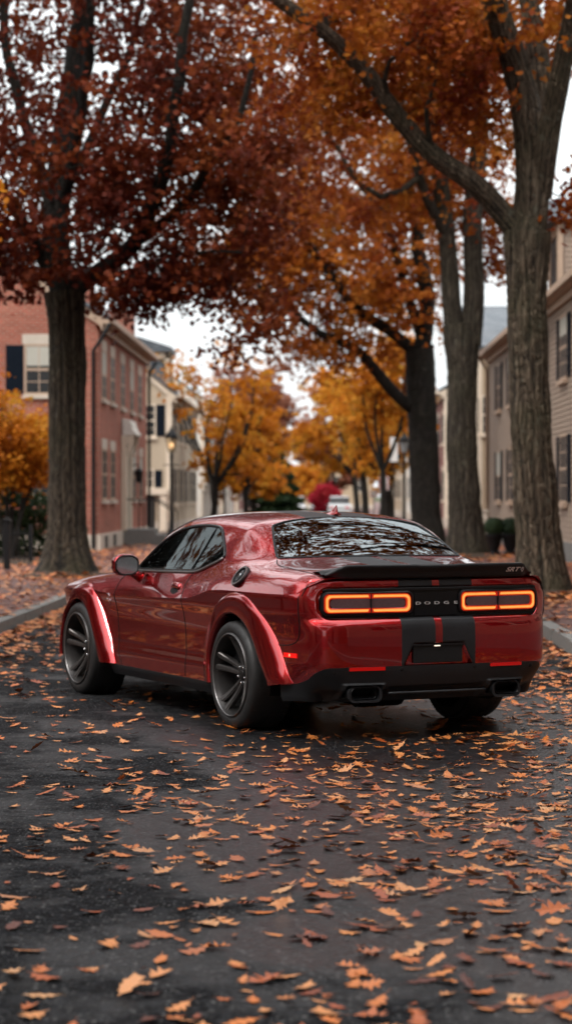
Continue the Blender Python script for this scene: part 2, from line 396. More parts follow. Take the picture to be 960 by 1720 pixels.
for a, (x, rows) in enumerate(ST):
    for b, q in enumerate(rows):
        T_ctrl[a, b] = e_at(x) if q is None else q
    if x == -1.03: T_ctrl[a, 0] = (.795, 1.036)
T_ctrl[3:15, 1, 0] -= .012; T_ctrl[3:15, 2, 0] -= .008; T_ctrl[3:15, 1, 1] += .004
fx = pchip(sx, T_ctrl.reshape(len(ST), -1))
XS = np.concatenate([np.arange(-1.03, 3.86, .009), [3.86]])
ctrl = fx(XS).reshape(len(XS), NR, 2)
# the first row follows the belt edge exactly
for a, x in enumerate(XS):
    if -0.93 < x < 3.8: ctrl[a, 0] = e_at(x)
tt = np.linspace(0, 1, 190); U = np.zeros((len(XS), len(tt), 3))
def bspl(Pc, t):
    """interpolating smooth spline through control rows parametrised by chord"""
    d = np.concatenate([[0], np.cumsum(np.sqrt((np.diff(Pc, axis=0)**2).sum(1))**.8)]); d /= d[-1]
    return pchip(d, Pc)(t) * .5 + spline(d, Pc)(t) * .5
for a, x in enumerate(XS):
    q = bspl(ctrl[a], tt); U[a, :, 0] = x; U[a, :, 1] = q[:, 0]; U[a, :, 2] = q[:, 1]
# light smoothing along x
for _ in range(3):
    U[1:-1, 1:, 1:] = .25*U[:-2, 1:, 1:]+.5*U[1:-1, 1:, 1:]+.25*U[2:, 1:, 1:]
U[:, -1, 1] = 0
# round the plan of the rear edge / windscreen header curve: bow x with y near rear end
bow = sstep(-.6, -1.03, U[..., 0]); U[..., 0] += -bow*.04*(1-(U[..., 1]/.8)**2).clip(0, 1)
# side window, quarter, rear glass and windscreen outlines
WIN = [(2.035,1.006),(1.88,1.12),(1.71,1.228),(1.50,1.306),(1.29,1.340),(1.06,1.352),(.88,1.350),(.775,1.340),(.71,1.310),(.665,1.27),(.52,1.165),(.49,1.142),(.55,1.118),(.645,1.092),(.80,1.050),(.90,1.033),(1.1,1.026),(1.41,1.020),(1.8,1.010)]
def dens(poly, n): 
    P = np.array(poly+[poly[0]], float); L = np.concatenate([[0], np.cumsum(np.sqrt((np.diff(P, axis=0)**2).sum(1)))]); t = np.linspace(0, L[-1], n+1)[:-1]
    return np.stack([np.interp(t, L, P[:, 0]), np.interp(t, L, P[:, 1])], 1)
def rounded(poly, n, it=3):
    P = np.array(poly, float)
    for _ in range(it):
        Q = np.roll(P, -1, 0); P = np.stack([P*.75+Q*.25, P*.25+Q*.75], 1).reshape(-1, 2)
    return dens([tuple(q) for q in P], n)
win = rounded(WIN, 160, 2)
RG = [(.300,0),(.292,.2),(.262,.42),(.222,.555),(.185,.585),(-.13,.705),(-.170,.685),(-.185,.5),(-.192,.2),(-.194,0)]   # (x,y) rear glass half
rg_full = rounded(RG + [(x, -y) for x, y in RG[::-1][1:-1]], 260, 2)
WS = [(1.50,0),(1.50,.3),(1.46,.55),(1.50,.60),(2.02,.745),(2.10,.72),(2.20,.5),(2.26,.2),(2.27,0)]
ws_full = rounded(WS + [(x, -y) for x, y in WS[::-1][1:-1]], 200, 2)
cU = (U[:-1, :-1]+U[1:, 1:])/2
m_win = inpoly(cU[..., 0], cU[..., 2], [tuple(q) for q in win]) & (cU[..., 1] > .6) & (cU[..., 2] > .98)
m_rg = inpoly(cU[..., 0], cU[..., 1], [tuple(q) for q in rg_full]); m_ws = inpoly(cU[..., 0], cU[..., 1], [tuple(q) for q in ws_full]) & (cU[..., 2] > 1.0)
m_hole = (cU[..., 1] > .8) & (inpoly(cU[..., 0], cU[..., 2], hr) | inpoly(cU[..., 0], cU[..., 2], hf))
# body = upper belt + upper shell
def multi(name, parts, mats):
    Vs, Qs, b = [], [], 0
    for P, keep, flip in parts:
        n, m = P.shape[:2]; idx = np.arange(n*m).reshape(n, m); q = np.stack([idx[:-1, :-1], idx[1:, :-1], idx[1:, 1:], idx[:-1, 1:]], -1)
        q = q[keep] if keep is not None else q.reshape(-1, 4)
        if flip: q = q[:, ::-1]
        V = P.reshape(-1, 3); Vs += [V, V*np.array([1, -1, 1])]; Qs += [q+b, q[:, ::-1]+b+len(V)]; b += 2*len(V)
    V = np.vstack(Vs); q = np.vstack(Qs); used = np.unique(q); rm = np.full(len(V), -1); rm[used] = np.arange(len(used))
    return np_mesh(name, V[used], rm[q], np.full(len(q), 4), mats, None, True)
# orientation: belt grid (s, z): s rear->front on the left side, outward = +y ; quad (s,z)->(s+1,z)->(s+1,z+1): cross(+x,+z) = -y -> flip
bodyme = multi('body', [(Pu, keepmask(Pu), True), (U, ~(m_win | m_rg | m_ws | m_hole), True)], [M['paint_stripe']])
bm = bmesh.new(); bm.from_mesh(bodyme); bmesh.ops.remove_doubles(bm, verts=[v for v in bm.verts if abs(v.co.y) < 1e-4], dist=.0008)
bm.to_mesh(bodyme); bm.free()
body = obj('body', bodyme, car)
cPl = (Pl[:-1, :-1]+Pl[1:, 1:])/2; kp = keepmask(Pl)
low = obj('rear_diffuser', multi('rear_diffuser', [(Pl, kp & (cPl[..., 0] < 0), True)], [M['black_plastic']]), car)
obj('front_valance', multi('front_valance', [(Pl, kp & (cPl[..., 0] > 2.9), True)], [M['black_plastic']]), car)
skm = grid_mesh('side_skirt', Pl, [M['black_plastic']], kp & (cPl[..., 0] > 0) & (cPl[..., 0] < 2.9), True)
for sgn in (1, -1): obj('side_skirt', skm, car).scale = (1, sgn, 1)
# projection helpers on a full (hole-free) shell
shell = multi('tmp', [(Pu, None, True), (Pl, None, True), (U, None, True)], [M['seam']])
SV = [v.co.copy() for v in shell.vertices]; SP = [tuple(p.vertices) for p in shell.polygons]
BV = BVHTree.FromPolygons(SV, SP); bpy.data.meshes.remove(shell)
def hit(o, d, off=0.):
    h = BV.ray_cast(Vector(o), Vector(d))
    if h[0] is None: return None, None
    n = h[1] if h[1].dot(Vector(d)) < 0 else -h[1]
    return h[0]+n*off, n
def on_side(x, z, off=0., sgn=1): return hit((x, 2*sgn, z), (0, -sgn, 0), off)
def on_top(x, y, off=0.): return hit((x, y, 3), (0, 0, -1), off)
def on_rear(y, z, off=0.): return hit((-3, y, z), (1, 0, 0), off)
def path(fn, pts, off, n=60, closed=False):
    q = crv(pts, n, closed) if len(pts) > 2 else np.linspace(pts[0], pts[1], n)
    r = [fn(a, b, off)[0] for a, b in q]; return [p_ for p_ in r if p_ is not None]
def both(mb_fn, name, mat, parent, **kw):
    """left and right copies of a side part, each an object"""
    res = []
    for sgn in (1, -1):
        m = MB(); mb_fn(m, sgn); m.v = [(a, b*sgn, c) for a, b, c in m.v]
        if sgn < 0: m.f = [f[::-1] for f in m.f]
        res.append(m.build(name, mat, parent, **kw))
    return res
# seams
def seam(L, r_):
    if len(L) > 1:
        for q in (1, -1): sm = MB(); sm.tube([(a, b*q, c) for a, b, c in L], r_, 5); sm.build('panel_seam', M['seam'], car)
for pts, fn in [([(2.13,.985),(2.23,.94),(2.265,.86),(2.262,.75),(2.24,.55),(2.215,.38),(2.15,.29)], on_side),
                ([(.90,1.03),(.96,.98),(.945,.90),(.925,.80),(.912,.6),(.90,.45),(.892,.285)], on_side),
                ([(-.905,.925),(-.905,.80),(-.895,.70),(-.865,.64),(-.80,.612),(-.60,.602)], on_side)]:
    seam(path(fn, pts, -.0005), .0042)
for pts in [[(-.17,.715),(-.28,.765),(-.5,.785),(-.8,.785),(-.97,.765)], [(2.32,.0),(2.30,.4),(2.24,.7),(2.33,.79),(2.9,.79),(3.5,.74)]]:
    seam(path(on_top, pts, -.0005), .0038)
for pts in [[(.83,1.00),(.86,.97),(.895,.93)]]:
    pass
L = [on_top(x, y, -.0005)[0] for x, y in ((-.905,.925),(-.92,.90),(-.935,.87),(-.95,.84),(-.965,.80))]; L = [q for q in L if q is not None]
seam(L, .0035)
# glass
def smooth_glass(P, mask):
    """one clean curved pane: low-order surface fitted through the shell"""
    vm = np.zeros(P.shape[:2], bool); vm[:-1, :-1] |= mask; vm[1:, 1:] |= mask; Q = P[vm]; side = Q[:, 1].min() > .5; a, b, c = (0, 2, 1) if side else (0, 1, 2)
    x0, xs_ = Q[:, a].mean(), np.ptp(Q[:, a]); y0, ys_ = (Q[:, b].mean(), np.ptp(Q[:, b])) if side else (0, 1)
    def F(R_):
        x = (R_[..., a]-x0)/xs_; y = (R_[..., b]-y0)/ys_; y = y if side else y*y
        return np.stack([np.ones_like(x), x, x*x, y, y*x, y*y], -1)
    co = np.linalg.lstsq(F(Q), Q[:, c], rcond=None)[0]; out = P.copy(); out[..., c] = np.where(vm | True, F(P)@co, P[..., c]); return out
def glass_from(P, mask, name, mat, mirror, inset=.004):
    P = smooth_glass(P, mask); N = np.cross(np.gradient(P, axis=0), np.gradient(P, axis=1)); N /= np.linalg.norm(N, axis=2)[..., None]+1e-9
    s_ = np.sign((N*np.array([0, 1, 1])).sum(-1))[..., None]; Q = P - N*s_*inset
    return grid_mesh(name, Q, [mat], mask, True, None, mirror)
m_q = (cU[..., 0] < 1.02 - (cU[..., 2]-1.0)*.52)     # rear quarter pane behind the slanted pillar line
gmL = glass_from(U, m_win & ~m_q, 'side_window', M['glass'], False); gmQ = glass_from(U, m_win & m_q, 'quarter_window', M['glass'], False)
for me in (gmL, gmQ):
    for sgn in (1, -1):
        o = obj(me.name.split('.')[0], me, car); o.scale = (1, sgn, 1)
obj('rear_window', glass_from(U, m_rg, 'rear_window', M['rear_glass'], True), car)
obj('windscreen', glass_from(U, m_ws, 'windscreen', M['glass'], True), car)
def wtrim(m, sgn):
    pts = [on_side(a, b, .001)[0] for a, b in win]; pts = [q for q in pts if q is not None]; m.tube(pts, .0125, 8, closed=True)
both(wtrim, 'window_trim', M['trim'], car, smooth=True)
def wtrim2(m, sgn):
    pts = [on_side(a, b, .006)[0] for a, b in crv([(2.02,1.000),(1.41,1.010),(1.1,1.016),(.92,1.022),(.80,1.040),(.645,1.082),(.55,1.108),(.50,1.130)], 40)]; m.tube([q for q in pts if q is not None], .009, 8)
both(wtrim2, 'belt_moulding', M['rim_edge'], car, smooth=True)
m = MB(); pts = [on_top(a, b, -.001)[0] for a, b in rg_full]; m.tube(pts, .009, 6, closed=True); m.build('rear_window_seal', M['trim'], car, smooth=True)
m = MB(); pts = [on_top(a, b, -.001)[0] for a, b in ws_full]; m.tube(pts, .009, 6, closed=True); m.build('windscreen_seal', M['trim'], car, smooth=True)
def qpil(m, sgn):
    a = [on_side(1.02-(z-1.0)*.52, z, -.002)[0] for z in np.linspace(1.025, 1.345, 8)]; m.tube(a, .007, 6)
both(qpil, 'window_divider', M['trim'], car)
# flares
def flare(name, o_, i_, lipy):
    for sgn in (1, -1):
        rows = []
        for t, dy, blend in ((-.03,-.004,1), (.0,.004,1), (.12,.018,.9), (.35,.030,.6), (.65,.0,.25), (.93,.0,0), (1.0,-.004,0), (1.05,-.02,0), (1.06,-.09,0)):
            row = []
            for a, b in zip(o_, i_):
                q = a*(1-t)+b*t; h, _ = on_side(a[0]*(1-min(t, .3))+b[0]*min(t, .3), a[1]*(1-min(t, .3))+b[1]*min(t, .3)); by = h.y if h is not None else .945
                y = (by+dy)*blend + (lipy+(dy if blend == 0 else 0))*(1-blend)
                row.append((q[0], y*sgn, q[1]))
            rows.append(row)
        P = np.array(rows)
        obj(name, grid_mesh(name, P, [M['paint']], None, (sgn < 0) ^ (name == 'x')), car)
flare('rear_wheel_flare', ro, ri, .992); flare('front_wheel_flare', fo, fi, .990)
# wheel housings + floor
for x0, rad in ((0, .44), (2.95, .43)):
    for sgn in (1, -1):
        m = MB(); n = 24; vs = []; 
        for k_ in range(n+1):
            a = math.pi*(k_/n)*1.16-.25
            for y in (.935, .55): vs.append((x0-.06*(x0 == 0)+rad*math.cos(a)*1.08, y*sgn, .37+rad*math.sin(a)))
        m.add(vs, [(2*i, 2*i+1, 2*i+3, 2*i+2) for i in range(n)])
        m.add([(x0-.5, .55*sgn, .2), (x0+.5, .55*sgn, .2), (x0+.5, .55*sgn, .85), (x0-.5, .55*sgn, .85)], [(0, 1, 2, 3)])
        m.build('wheel_housing', M['well'], car)
m = MB(); m.box(-.95, .55-.05, -.54, .54, .24, .30); m.box(.52, 2.42, -.88, .88, .21, .27); m.box(2.4, 3.6, -.54, .54, .22, .30); m.box(-.94, -.66, -.62, .62, .26, .33); m.box(3.45, 3.8, -.65, .65, .2, .26)
m.tube([(-.9, .5, .26), (-.2, .45, .25), (.6, .3, .22)], .045, 8); m.tube([(-.9, -.5, .26), (-.2, -.45, .25), (.6, -.3, .22)], .045, 8)
m.lathe([(.05,-.05),(.11,-.02),(.11,.3),(.05,.33)], (-.6, .05, .28), 12, 'y'); m.build('underbody', M['well'], car)
# wheels -------------------------------------------------
def make_wheel(x, sgn, rear):
    W = .30; yo = .978; w = MB()
    Rt = .362; Rr = .283
    prof = [(Rr, 0), (Rr+.012, .006), (Rr+.03, .010), (Rt-.03, .004), (Rt-.012, -.006), (Rt-.003, -.022), (Rt, -.05), (Rt, -W+.05), (Rt-.004, -W+.02), (Rt-.02, -W+.004), (Rr, -W)]
    we = empty('wheel', (x, yo*sgn, .362)); we.parent = car; we.scale = (1, sgn, 1)
    # tyre with grooves
    w.lathe([(a, b) for a, b in prof], (0, 0, 0), 72, 'y')
    t = w
    for g in range(80):
        a = 2*math.pi*g/80; ca, sa = math.cos(a), math.sin(a)
        def pt(r, y, off): return ((r)*math.cos(a+off), y, (r)*math.sin(a+off))
        for (y0, y1, sk) in ((-.012, -.055, .0), (-.075, -.115, .03), (-.165, -.205, -.03), (-.225, -.285, 0)):
            d = .028
            r = Rt+.002; r1 = (Rt-.009 if y0 == -.012 else r)
            t.add([pt(r1, y0, 0), pt(r1, y0, d*1.55), pt(r, y1, d*1.55+sk), pt(r, y1, sk), pt(r-.01, y0, 0), pt(r-.01, y0, d*1.55), pt(r-.01, y1, d*1.55+sk), pt(r-.01, y1, sk)],
                  [(0,1,2,3),(0,4,5,1),(1,5,6,2),(2,6,7,3),(3,7,4,0)])
    ty = w.build('tyre', M['tyre'], we, smooth='auto')
    # rim barrel
    b = MB(); b.lathe([(Rr+.003, .004), (Rr-.004, .012), (Rr-.012, .008), (Rr-.020, -.012), (Rr-.028, -.03), (Rr-.034, -.10), (Rr-.05, -.17), (Rr-.06, -.20)], (0, 0, 0), 72, 'y')
    rim = b.build('rim', M['rim'], we, smooth='auto')
    l = MB(); l.lathe([(Rr-.002, .006), (Rr-.004, .0135), (Rr-.011, .0135), (Rr-.013, .008)], (0, 0, 0), 72, 'y'); l.build('rim_lip', M['rim_edge'], rim, smooth=True)
    # spokes: five pairs
    s_ = MB(); e_ = MB()
    for g in range(5):
        a0 = 2*math.pi*g/5 + R(18)
        for q in (-1, 1):
            n = 10; top = []; 
            for i in range(n+1):
                u = i/n; r = .045+(Rr-.018-.045)*u
                ang = a0 + q*(R(13)*(1-u)**1.5+R(10.2)*u**.8)
                y = -.092+.082*u**1.25 - .006*math.sin(u*math.pi); hw = .0135-.002*math.sin(u*math.pi)+.0072*u
                top.append((r, ang, y, hw, .055-.012*u))
            vs = []
            for (r, ang, y, hw, dp) in top:
                c_, s2 = math.cos(ang), math.sin(ang); t_ = np.array([-s2, 0, c_]); c0 = np.array([r*c_, 0, r*s2])
                for (k1, yy) in ((-1, y-.006), (-.62, y+.004), (.62, y+.004), (1, y-.006), (.7, y-dp), (-.7, y-dp)):
                    v_ = c0+t_*hw*k1; vs.append((v_[0], yy, v_[2]))
            f = []
            for i in range(n):
                for k_ in range(6): f.append((i*6+k_, i*6+(k_+1) % 6, (i+1)*6+(k_+1) % 6, (i+1)*6+k_))
            f += [tuple(range(6)), tuple(range(n*6, n*6+6))]
            sp = MB(); sp.add(vs, f)
            sp.mesh  # noqa
            spo = sp.build('spoke', M['spoke'], rim, smooth='auto')
            ed = MB(); ed.tube([vs[i*6+(0 if q < 0 else 3)] for i in range(1, n+1)], .0028, 5); e_.v, e_.f = e_.v, e_.f
            b0 = len(s_.v); s_.v += ed.v; s_.f += [tuple(i+b0 for i in f_) for f_ in ed.f]; s_.m += [0]*len(ed.f)
            ed = MB(); ed.tube([vs[i*6+(3 if q < 0 else 0)] for i in range(1, n+1)], .0022, 5)
            b0 = len(s_.v); s_.v += ed.v; s_.f += [tuple(i+b0 for i in f_) for f_ in ed.f]; s_.m += [0]*len(ed.f)
    s_.build('spoke_edge', M['rim_edge'], rim)
    h = MB(); h.lathe([(.085, -.125), (.080, -.100), (.066, -.088), (.05, -.094), (.036, -.092), (.034, -.078), (.028, -.074), (.0, -.074)], (0, 0, 0), 30, 'y'); h.build('hub', M['rim'], rim, smooth='auto')
    h = MB()
    for g in range(5):
        a = 2*math.pi*g/5+R(56); h.lathe([(.0105, -.10), (.0105, -.078), (.007, -.072), (0, -.072)], (.056*math.cos(a), 0, .056*math.sin(a)), 8, 'y')
    h.build('lug_nut', M['chrome'], rim, smooth='auto')
    d = MB(); d.lathe([(.06, -.130), (.205, -.130), (.205, -.155), (.06, -.155)], (0, 0, 0), 48, 'y'); d.build('brake_disc', M['brake'], we, smooth='auto')
    d = MB()
    cal = [(.10, a) for a in np.linspace(-35, 35, 8)]; ang0 = R(20) if rear else R(160)
    vs = []
    for a in np.linspace(-32, 32, 8):
        w_ = ang0+R(a)
        for r_, y_ in ((.13, -.105), (.215, -.105), (.215, -.175), (.13, -.175)): vs.append((r_*math.cos(w_), y_, r_*math.sin(w_)))
    f = [(0, 1, 2, 3), (28, 31, 30, 29)]+[(i*4+k_, i*4+(k_+1) % 4, (i+1)*4+(k_+1) % 4, (i+1)*4+k_) for i in range(7) for k_ in range(4)]
    d.add(vs, f); d.build('brake_caliper', M['satin_black'], we)
    bk = MB(); bk.lathe([(.0, -.20), (Rr-.055, -.20)], (0, 0, 0), 32, 'y'); bk.build('wheel_back', M['well'], we)
    return we
for x, sgn, rr in ((0, 1, True), (2.95, 1, False), (0, -1, True), (2.95, -1, False)):
    make_wheel(x, sgn, rr)
# rear light panel ---------------------------------------
def rear_sheet(y0, y1, z0_, z1_, r, xoff, n=70, m=26, zc=None):
    """rounded-rectangle sheet following the rear bow; returns grid"""
    Y = np.linspace(y0, y1, n); P = np.zeros((n, m, 3)); cy2, hy = (y0+y1)/2, (y1-y0)/2; cz, hz = (z0_+z1_)/2, (z1_-z0_)/2
    for i, y in enumerate(Y):
        e = max(0, abs(y-cy2)-(hy-r)); hh = hz-r+math.sqrt(max(0, r*r-e*e))
        for j in range(m):
            P[i, j] = (rx(y)+xoff, y, cz+hh*(2*j/(m-1)-1))
    return P
def rx(y): return -1.105+.052 + .060*(abs(y)/.8)**2.6
def sheet(name, P, mat, parent, thick=.0):
    o = obj(name, grid_mesh(name, P, [mat]), parent)
    if thick:
        s_ = o.modifiers.new('sol', 'SOLIDIFY'); s_.thickness = thick; s_.offset = 0
    return o
pan = sheet('light_panel', rear_sheet(-.812, .812, .776, .977, .07, .0), M['gloss_black'], car)
def loop_pts(y0, y1, z0_, z1_, r, n=14):
    out = []
    for (cy2, cz, a0) in ((y1-r, z1_-r, 0), (y0+r, z1_-r, 90), (y0+r, z0_+r, 180), (y1-r, z0_+r, 270)):
        for i in range(n): a = R(a0+90*i/(n-1)); out.append((cy2+r*math.cos(a), cz+r*math.sin(a)))
    return out
def ring(name, o_, i_, xo, xi, mat, parent, y_sh=0):
    """band between two loops"""
    n = len(o_); m = MB(); v = [(rx(a)+xo, a, b) for a, b in o_]+[(rx(a)+xi, a, b) for a, b in i_]+[(rx(a)+xo+.02, a, b) for a, b in o_]+[(rx(a)+xi+.02, a, b) for a, b in i_]
    f = []
    for k_ in range(n):
        j = (k_+1) % n; f += [(k_, j, n+j, n+k_), (k_, 2*n+k_, 2*n+j, j), (n+k_, n+j, 3*n+j, 3*n+k_)]
    m.add(v, f); return m.build(name, mat, parent, smooth='auto')
for sgn in (1, -1):
    tl = empty('tail_light'); tl.parent = car
    def S(y0, y1): return (y0, y1) if sgn > 0 else (-y1, -y0)
    a, b = S(.168, .800); o1 = loop_pts(a, b, .800, .955, .045); a, b = S(.180, .788); i1 = loop_pts(a, b, .810, .946, .040)
    ring('bezel', o1, i1, -.014, -.020, M['satin_black'], tl)
    a, b = S(.184, .782); o1 = loop_pts(a, b, .816, .940, .038); a, b = S(.190, .776); i1 = loop_pts(a, b, .821, .935, .034)
    ring('light_rim', o1, i1, -.008, -.016, M['led_edge'], tl)
    a, b = S(.191, .775); o1 = loop_pts(a, b, .8225, .9335, .034); a, b = S(.2105, .7555); i1 = loop_pts(a, b, .8415, .9150, .022)
    lb_ = ring('light_band', o1, i1, -.016, -.014, M['led'], tl)
    a, b = S(.1975, .7685); o1 = loop_pts(a, b, .8285, .9275, .029); a, b = S(.2055, .7605); i1 = loop_pts(a, b, .8360, .9205, .026); ring('light_core', o1, i1, -.0175, -.0170, M['led_core'], lb_)
    a, b = S(.212, .754); o1 = loop_pts(a, b, .8425, .9140, .022); a, b = S(.219, .747); i1 = loop_pts(a, b, .849, .9075, .018)
    ring('inner_rim', o1, i1, -.013, -.009, M['led_edge'], tl)
    a, b = S(.226, .742); sheet('smoked_lens', rear_sheet(a, b, .848, .909, .02, -.008, 40, 6), M['lens'], tl)
    c0 = .47*sgn; m = MB(); m.prism([(c0-.003, .819), (c0+.003, .819), (c0+.004, .937), (c0-.004, .937)], 'x', rx(c0)-.0195, rx(c0)+.01); m.build('light_divider', M['satin_black'], tl)
    for zz in (.836, .921):
        m = MB()
        for q in (-1, 1): m.prism([(c0+q*.005, zz-.013), (c0+q*.009, zz-.013), (c0+q*.020, zz+.013), (c0+q*.005, zz+.013)] if zz > .9 else [(c0+q*.005, zz-.013), (c0+q*.020, zz-.013), (c0+q*.009, zz+.013), (c0+q*.005, zz+.013)], 'x', rx(c0)-.0185, rx(c0)-.01)
        m.build('light_joint', M['led_edge'], tl)
# centre panel raised ledge and letters
m = MB(); m.prism([(-.16,.79),(.16,.79),(.16,.925),(.15,.94),(-.15,.94),(-.16,.925)], 'x', rx(0)-.006, rx(0)+.01); m.build('centre_panel', M['gloss_black'], pan, bevel=.004)
def text_mesh(s_, size, ext, name, spacing=1., shear=0., xs=1.):
    cu = bpy.data.curves.new('t', 'FONT'); cu.body = s_; cu.size = size; cu.extrude = ext; cu.align_x = 'CENTER'; cu.align_y = 'CENTER'; cu.space_character = spacing; cu.shear = shear; cu.offset = size*.012
    o = bpy.data.objects.new('t', cu); COL.objects.link(o); bpy.context.view_layer.update()
    me = bpy.data.meshes.new_from_object(o.evaluated_get(bpy.context.evaluated_depsgraph_get())); me.name = name
    bpy.data.objects.remove(o); bpy.data.curves.remove(cu)
    for v in me.vertices: v.co.x *= xs
    return me
def put_text(me, mat, loc, parent, name, tilt=0, yaw=0):
    me.materials.clear(); me.materials.append(mat); o = obj(name, me, parent); 
    # text x -> car -y (reads left to right from behind), text y -> z
    o.matrix_local = Matrix.Translation(loc) @ Matrix(((0, 0, -1, 0), (-1, 0, 0, 0), (0, 1, 0, 0), (0, 0, 0, 1))) @ Matrix.Rotation(tilt, 4, 'X'); return o
for ch, yy in zip('DODGE', (.142, .075, .005, -.066, -.136)):
    put_text(text_mesh(ch, .025, .002, 'letter', xs=2.3), M['silver'], (rx(yy)-.010, yy-.01, .872), pan, 'letter')
# red strip and dark band above the lights sit on the body itself; spoiler
def spoiler():
    Y = np.linspace(-.768, .768, 90); rows = []
    for y in Y:
        a = abs(y); e = sstep(.77, .64, a); ce = .012*sstep(.17, .13, a)*0
        bow_ = .045*(1-(a/.8)**2); top = 1.064+.062*e - (.006*sstep(.12, .17, a)*sstep(.30, .17, a)*0) - .004*sstep(.16, .12, a)
        base = on_top(-.86+.05*(1-e), y); hz = base[0].z if base[0] is not None else 1.08
        xr = -1.035-bow_-.012*e+.055*(1-e); zl = 1.038+.004*(1-e)
        rows.append([(-.80+.06*(1-e), y, hz-.006), (-.90, y, hz+.008+.008*e), (xr+.05, y, top-.006*e-.004), (xr+.006, y, top), (xr-.004, y, top-.004), (xr-.004, y, top-.010), (xr+.016, y, zl+.03*e+.004), (xr+.022, y, zl), (xr+.07, y, zl-.006)])
    P = np.array(rows); Q = np.zeros((P.shape[0], 28, 3))
    for i in range(P.shape[0]): 
        d = np.concatenate([[0], np.cumsum(np.linalg.norm(np.diff(P[i], axis=0), axis=1))]); Q[i] = pchip(d/d[-1], P[i])(np.linspace(0, 1, 28))
    o = obj('spoiler', grid_mesh('spoiler', Q, [M['satin_black']]), car); return o
spo = spoiler()
SB = BVHTree.FromPolygons([v.co.copy() for v in spo.data.vertices], [tuple(p_.vertices) for p_ in spo.data.polygons])
def on_spo(y, z, off=.002):
    h = SB.ray_cast(Vector((-3, y, z)), Vector((1, 0, 0))); return (h[0].x-off, y, z)
te = text_mesh('SRT', .040, .0012, 'emblem_letters', 1.0, .35, 1.55)
h0 = on_spo(-.575, 1.085); h1 = on_spo(-.575, 1.070); ho = on_spo(-.50, 1.08); hp = on_spo(-.64, 1.08)
put_text(te, M['silver'], (on_spo(-.575, 1.080, .003)), spo, 'emblem_letters', 0)
for v in te.vertices:      # lay the letters on the spoiler face
    yy, zz = -.575-v.co.x, 1.080+v.co.y; v.co.z += -(on_spo(yy, zz, 0)[0]-on_spo(-.575, 1.080, 0)[0])
m = MB(); cat = [(0,.014),(.010,.015),(.017,.008),(.014,.002),(.019,-.004),(.012,-.010),(.006,-.017),(.004,-.008),(-.002,-.004),(-.010,.002),(-.004,.006)]
def catmark(m, f): 
    pts = [f(a, b) for a, b in cat]; m.tube(pts, .0018, 5, closed=True); m.tube([f(.002, .008), f(.008, .006), f(.012, .0)], .0016, 5)
catmark(m, lambda a, b: on_spo(-.655-a, 1.080+b*.9, .002)); m.build('cat_emblem', M['silver'], spo)
m = MB(); cy0 = on_side(2.40, .80)[0]; catmark(m, lambda a, b: ((lambda q: (q[0], q[1], q[2]))(on_side(2.40-a*2.3, .775+b*2.7, .004)[0]))); m.build('cat_emblem', M['chrome'], car)
m = MB(); m.lathe([(0, 0), (.006, .0), (.006, .006)], on_spo(0, 1.08), 10, 'x'); m.build('camera_button', M['gloss_black'], spo)
# black band above lights (between strip and lights)
sheet('upper_garnish', rear_sheet(-.79, .79, .955, .974, .008, -.004, 70, 5), M['satin_black'], pan, .01)
# reflectors, plate, lamp, sensors
for sgn in (1, -1):
    m = MB(); P = [on_rear(y*sgn, z, .004)[0] for y in np.linspace(.39, .635, 12) for z in (.451, .472)]
    m.add(P, [(2*i, 2*i+1, 2*i+3, 2*i+2) for i in range(11)]); o = m.build('rear_reflector', M['reflector'], car); s_ = o.modifiers.new('s', 'SOLIDIFY'); s_.thickness = .008; s_.offset = 0
    m = MB(); P = [on_side(x, z, .003)[0] for x in np.linspace(-.86, -.715, 8) for z in (.528, .557)]
    P = [(a, b*sgn, c) for a, b, c in P]; m.add(P, [(2*i, 2*i+1, 2*i+3, 2*i+2) for i in range(7)]); o = m.build('side_marker', M['marker'], car); s_ = o.modifiers.new('s', 'SOLIDIFY'); s_.thickness = .008; s_.offset = 0
    h, n_ = on_side(-.79, .543, .006); m = MB(); m.lathe([(0, .004), (.008, .003), (.010, 0)], (h.x, h.y*sgn, h.z), 10, 'y'); m.build('marker_bulb', M['marker_spot'], o)
    m = MB(); h, _ = on_side(3.52, .625, .002); m.box(h.x-.03, h.x+.03, (h.y-.01)*sgn, h.y*sgn, .61, .637); m.build('front_marker', M['amber'], car)
m = MB(); xp = -1.105+.022; m.box(xp-.006, xp+.003, -.182, .182, .488, .598); pl = m.build('number_plate', M['plate'], car, bevel=.003)
m = MB(); m.box(xp-.014, xp+.005, -.20, .20, .598, .610); m.build('plate_lamp_housing', M['black_plastic'], car, bevel=.003)
m = MB(); m.box(xp-.017, xp-.004, -.010, .030, .594, .601); m.build('plate_lamp', M['plate_lamp'], car)
for y, z in ((.73, .44), (.27, .452), (-.27, .452), (-.72, .445)):
    h, _ = on_rear(y, z, .002)
    if h is not None: m = MB(); m.lathe([(0, -.002), (.010, -.002), (.012, .002)], tuple(h), 12, 'x'); m.build('parking_sensor', M['seam'], car)
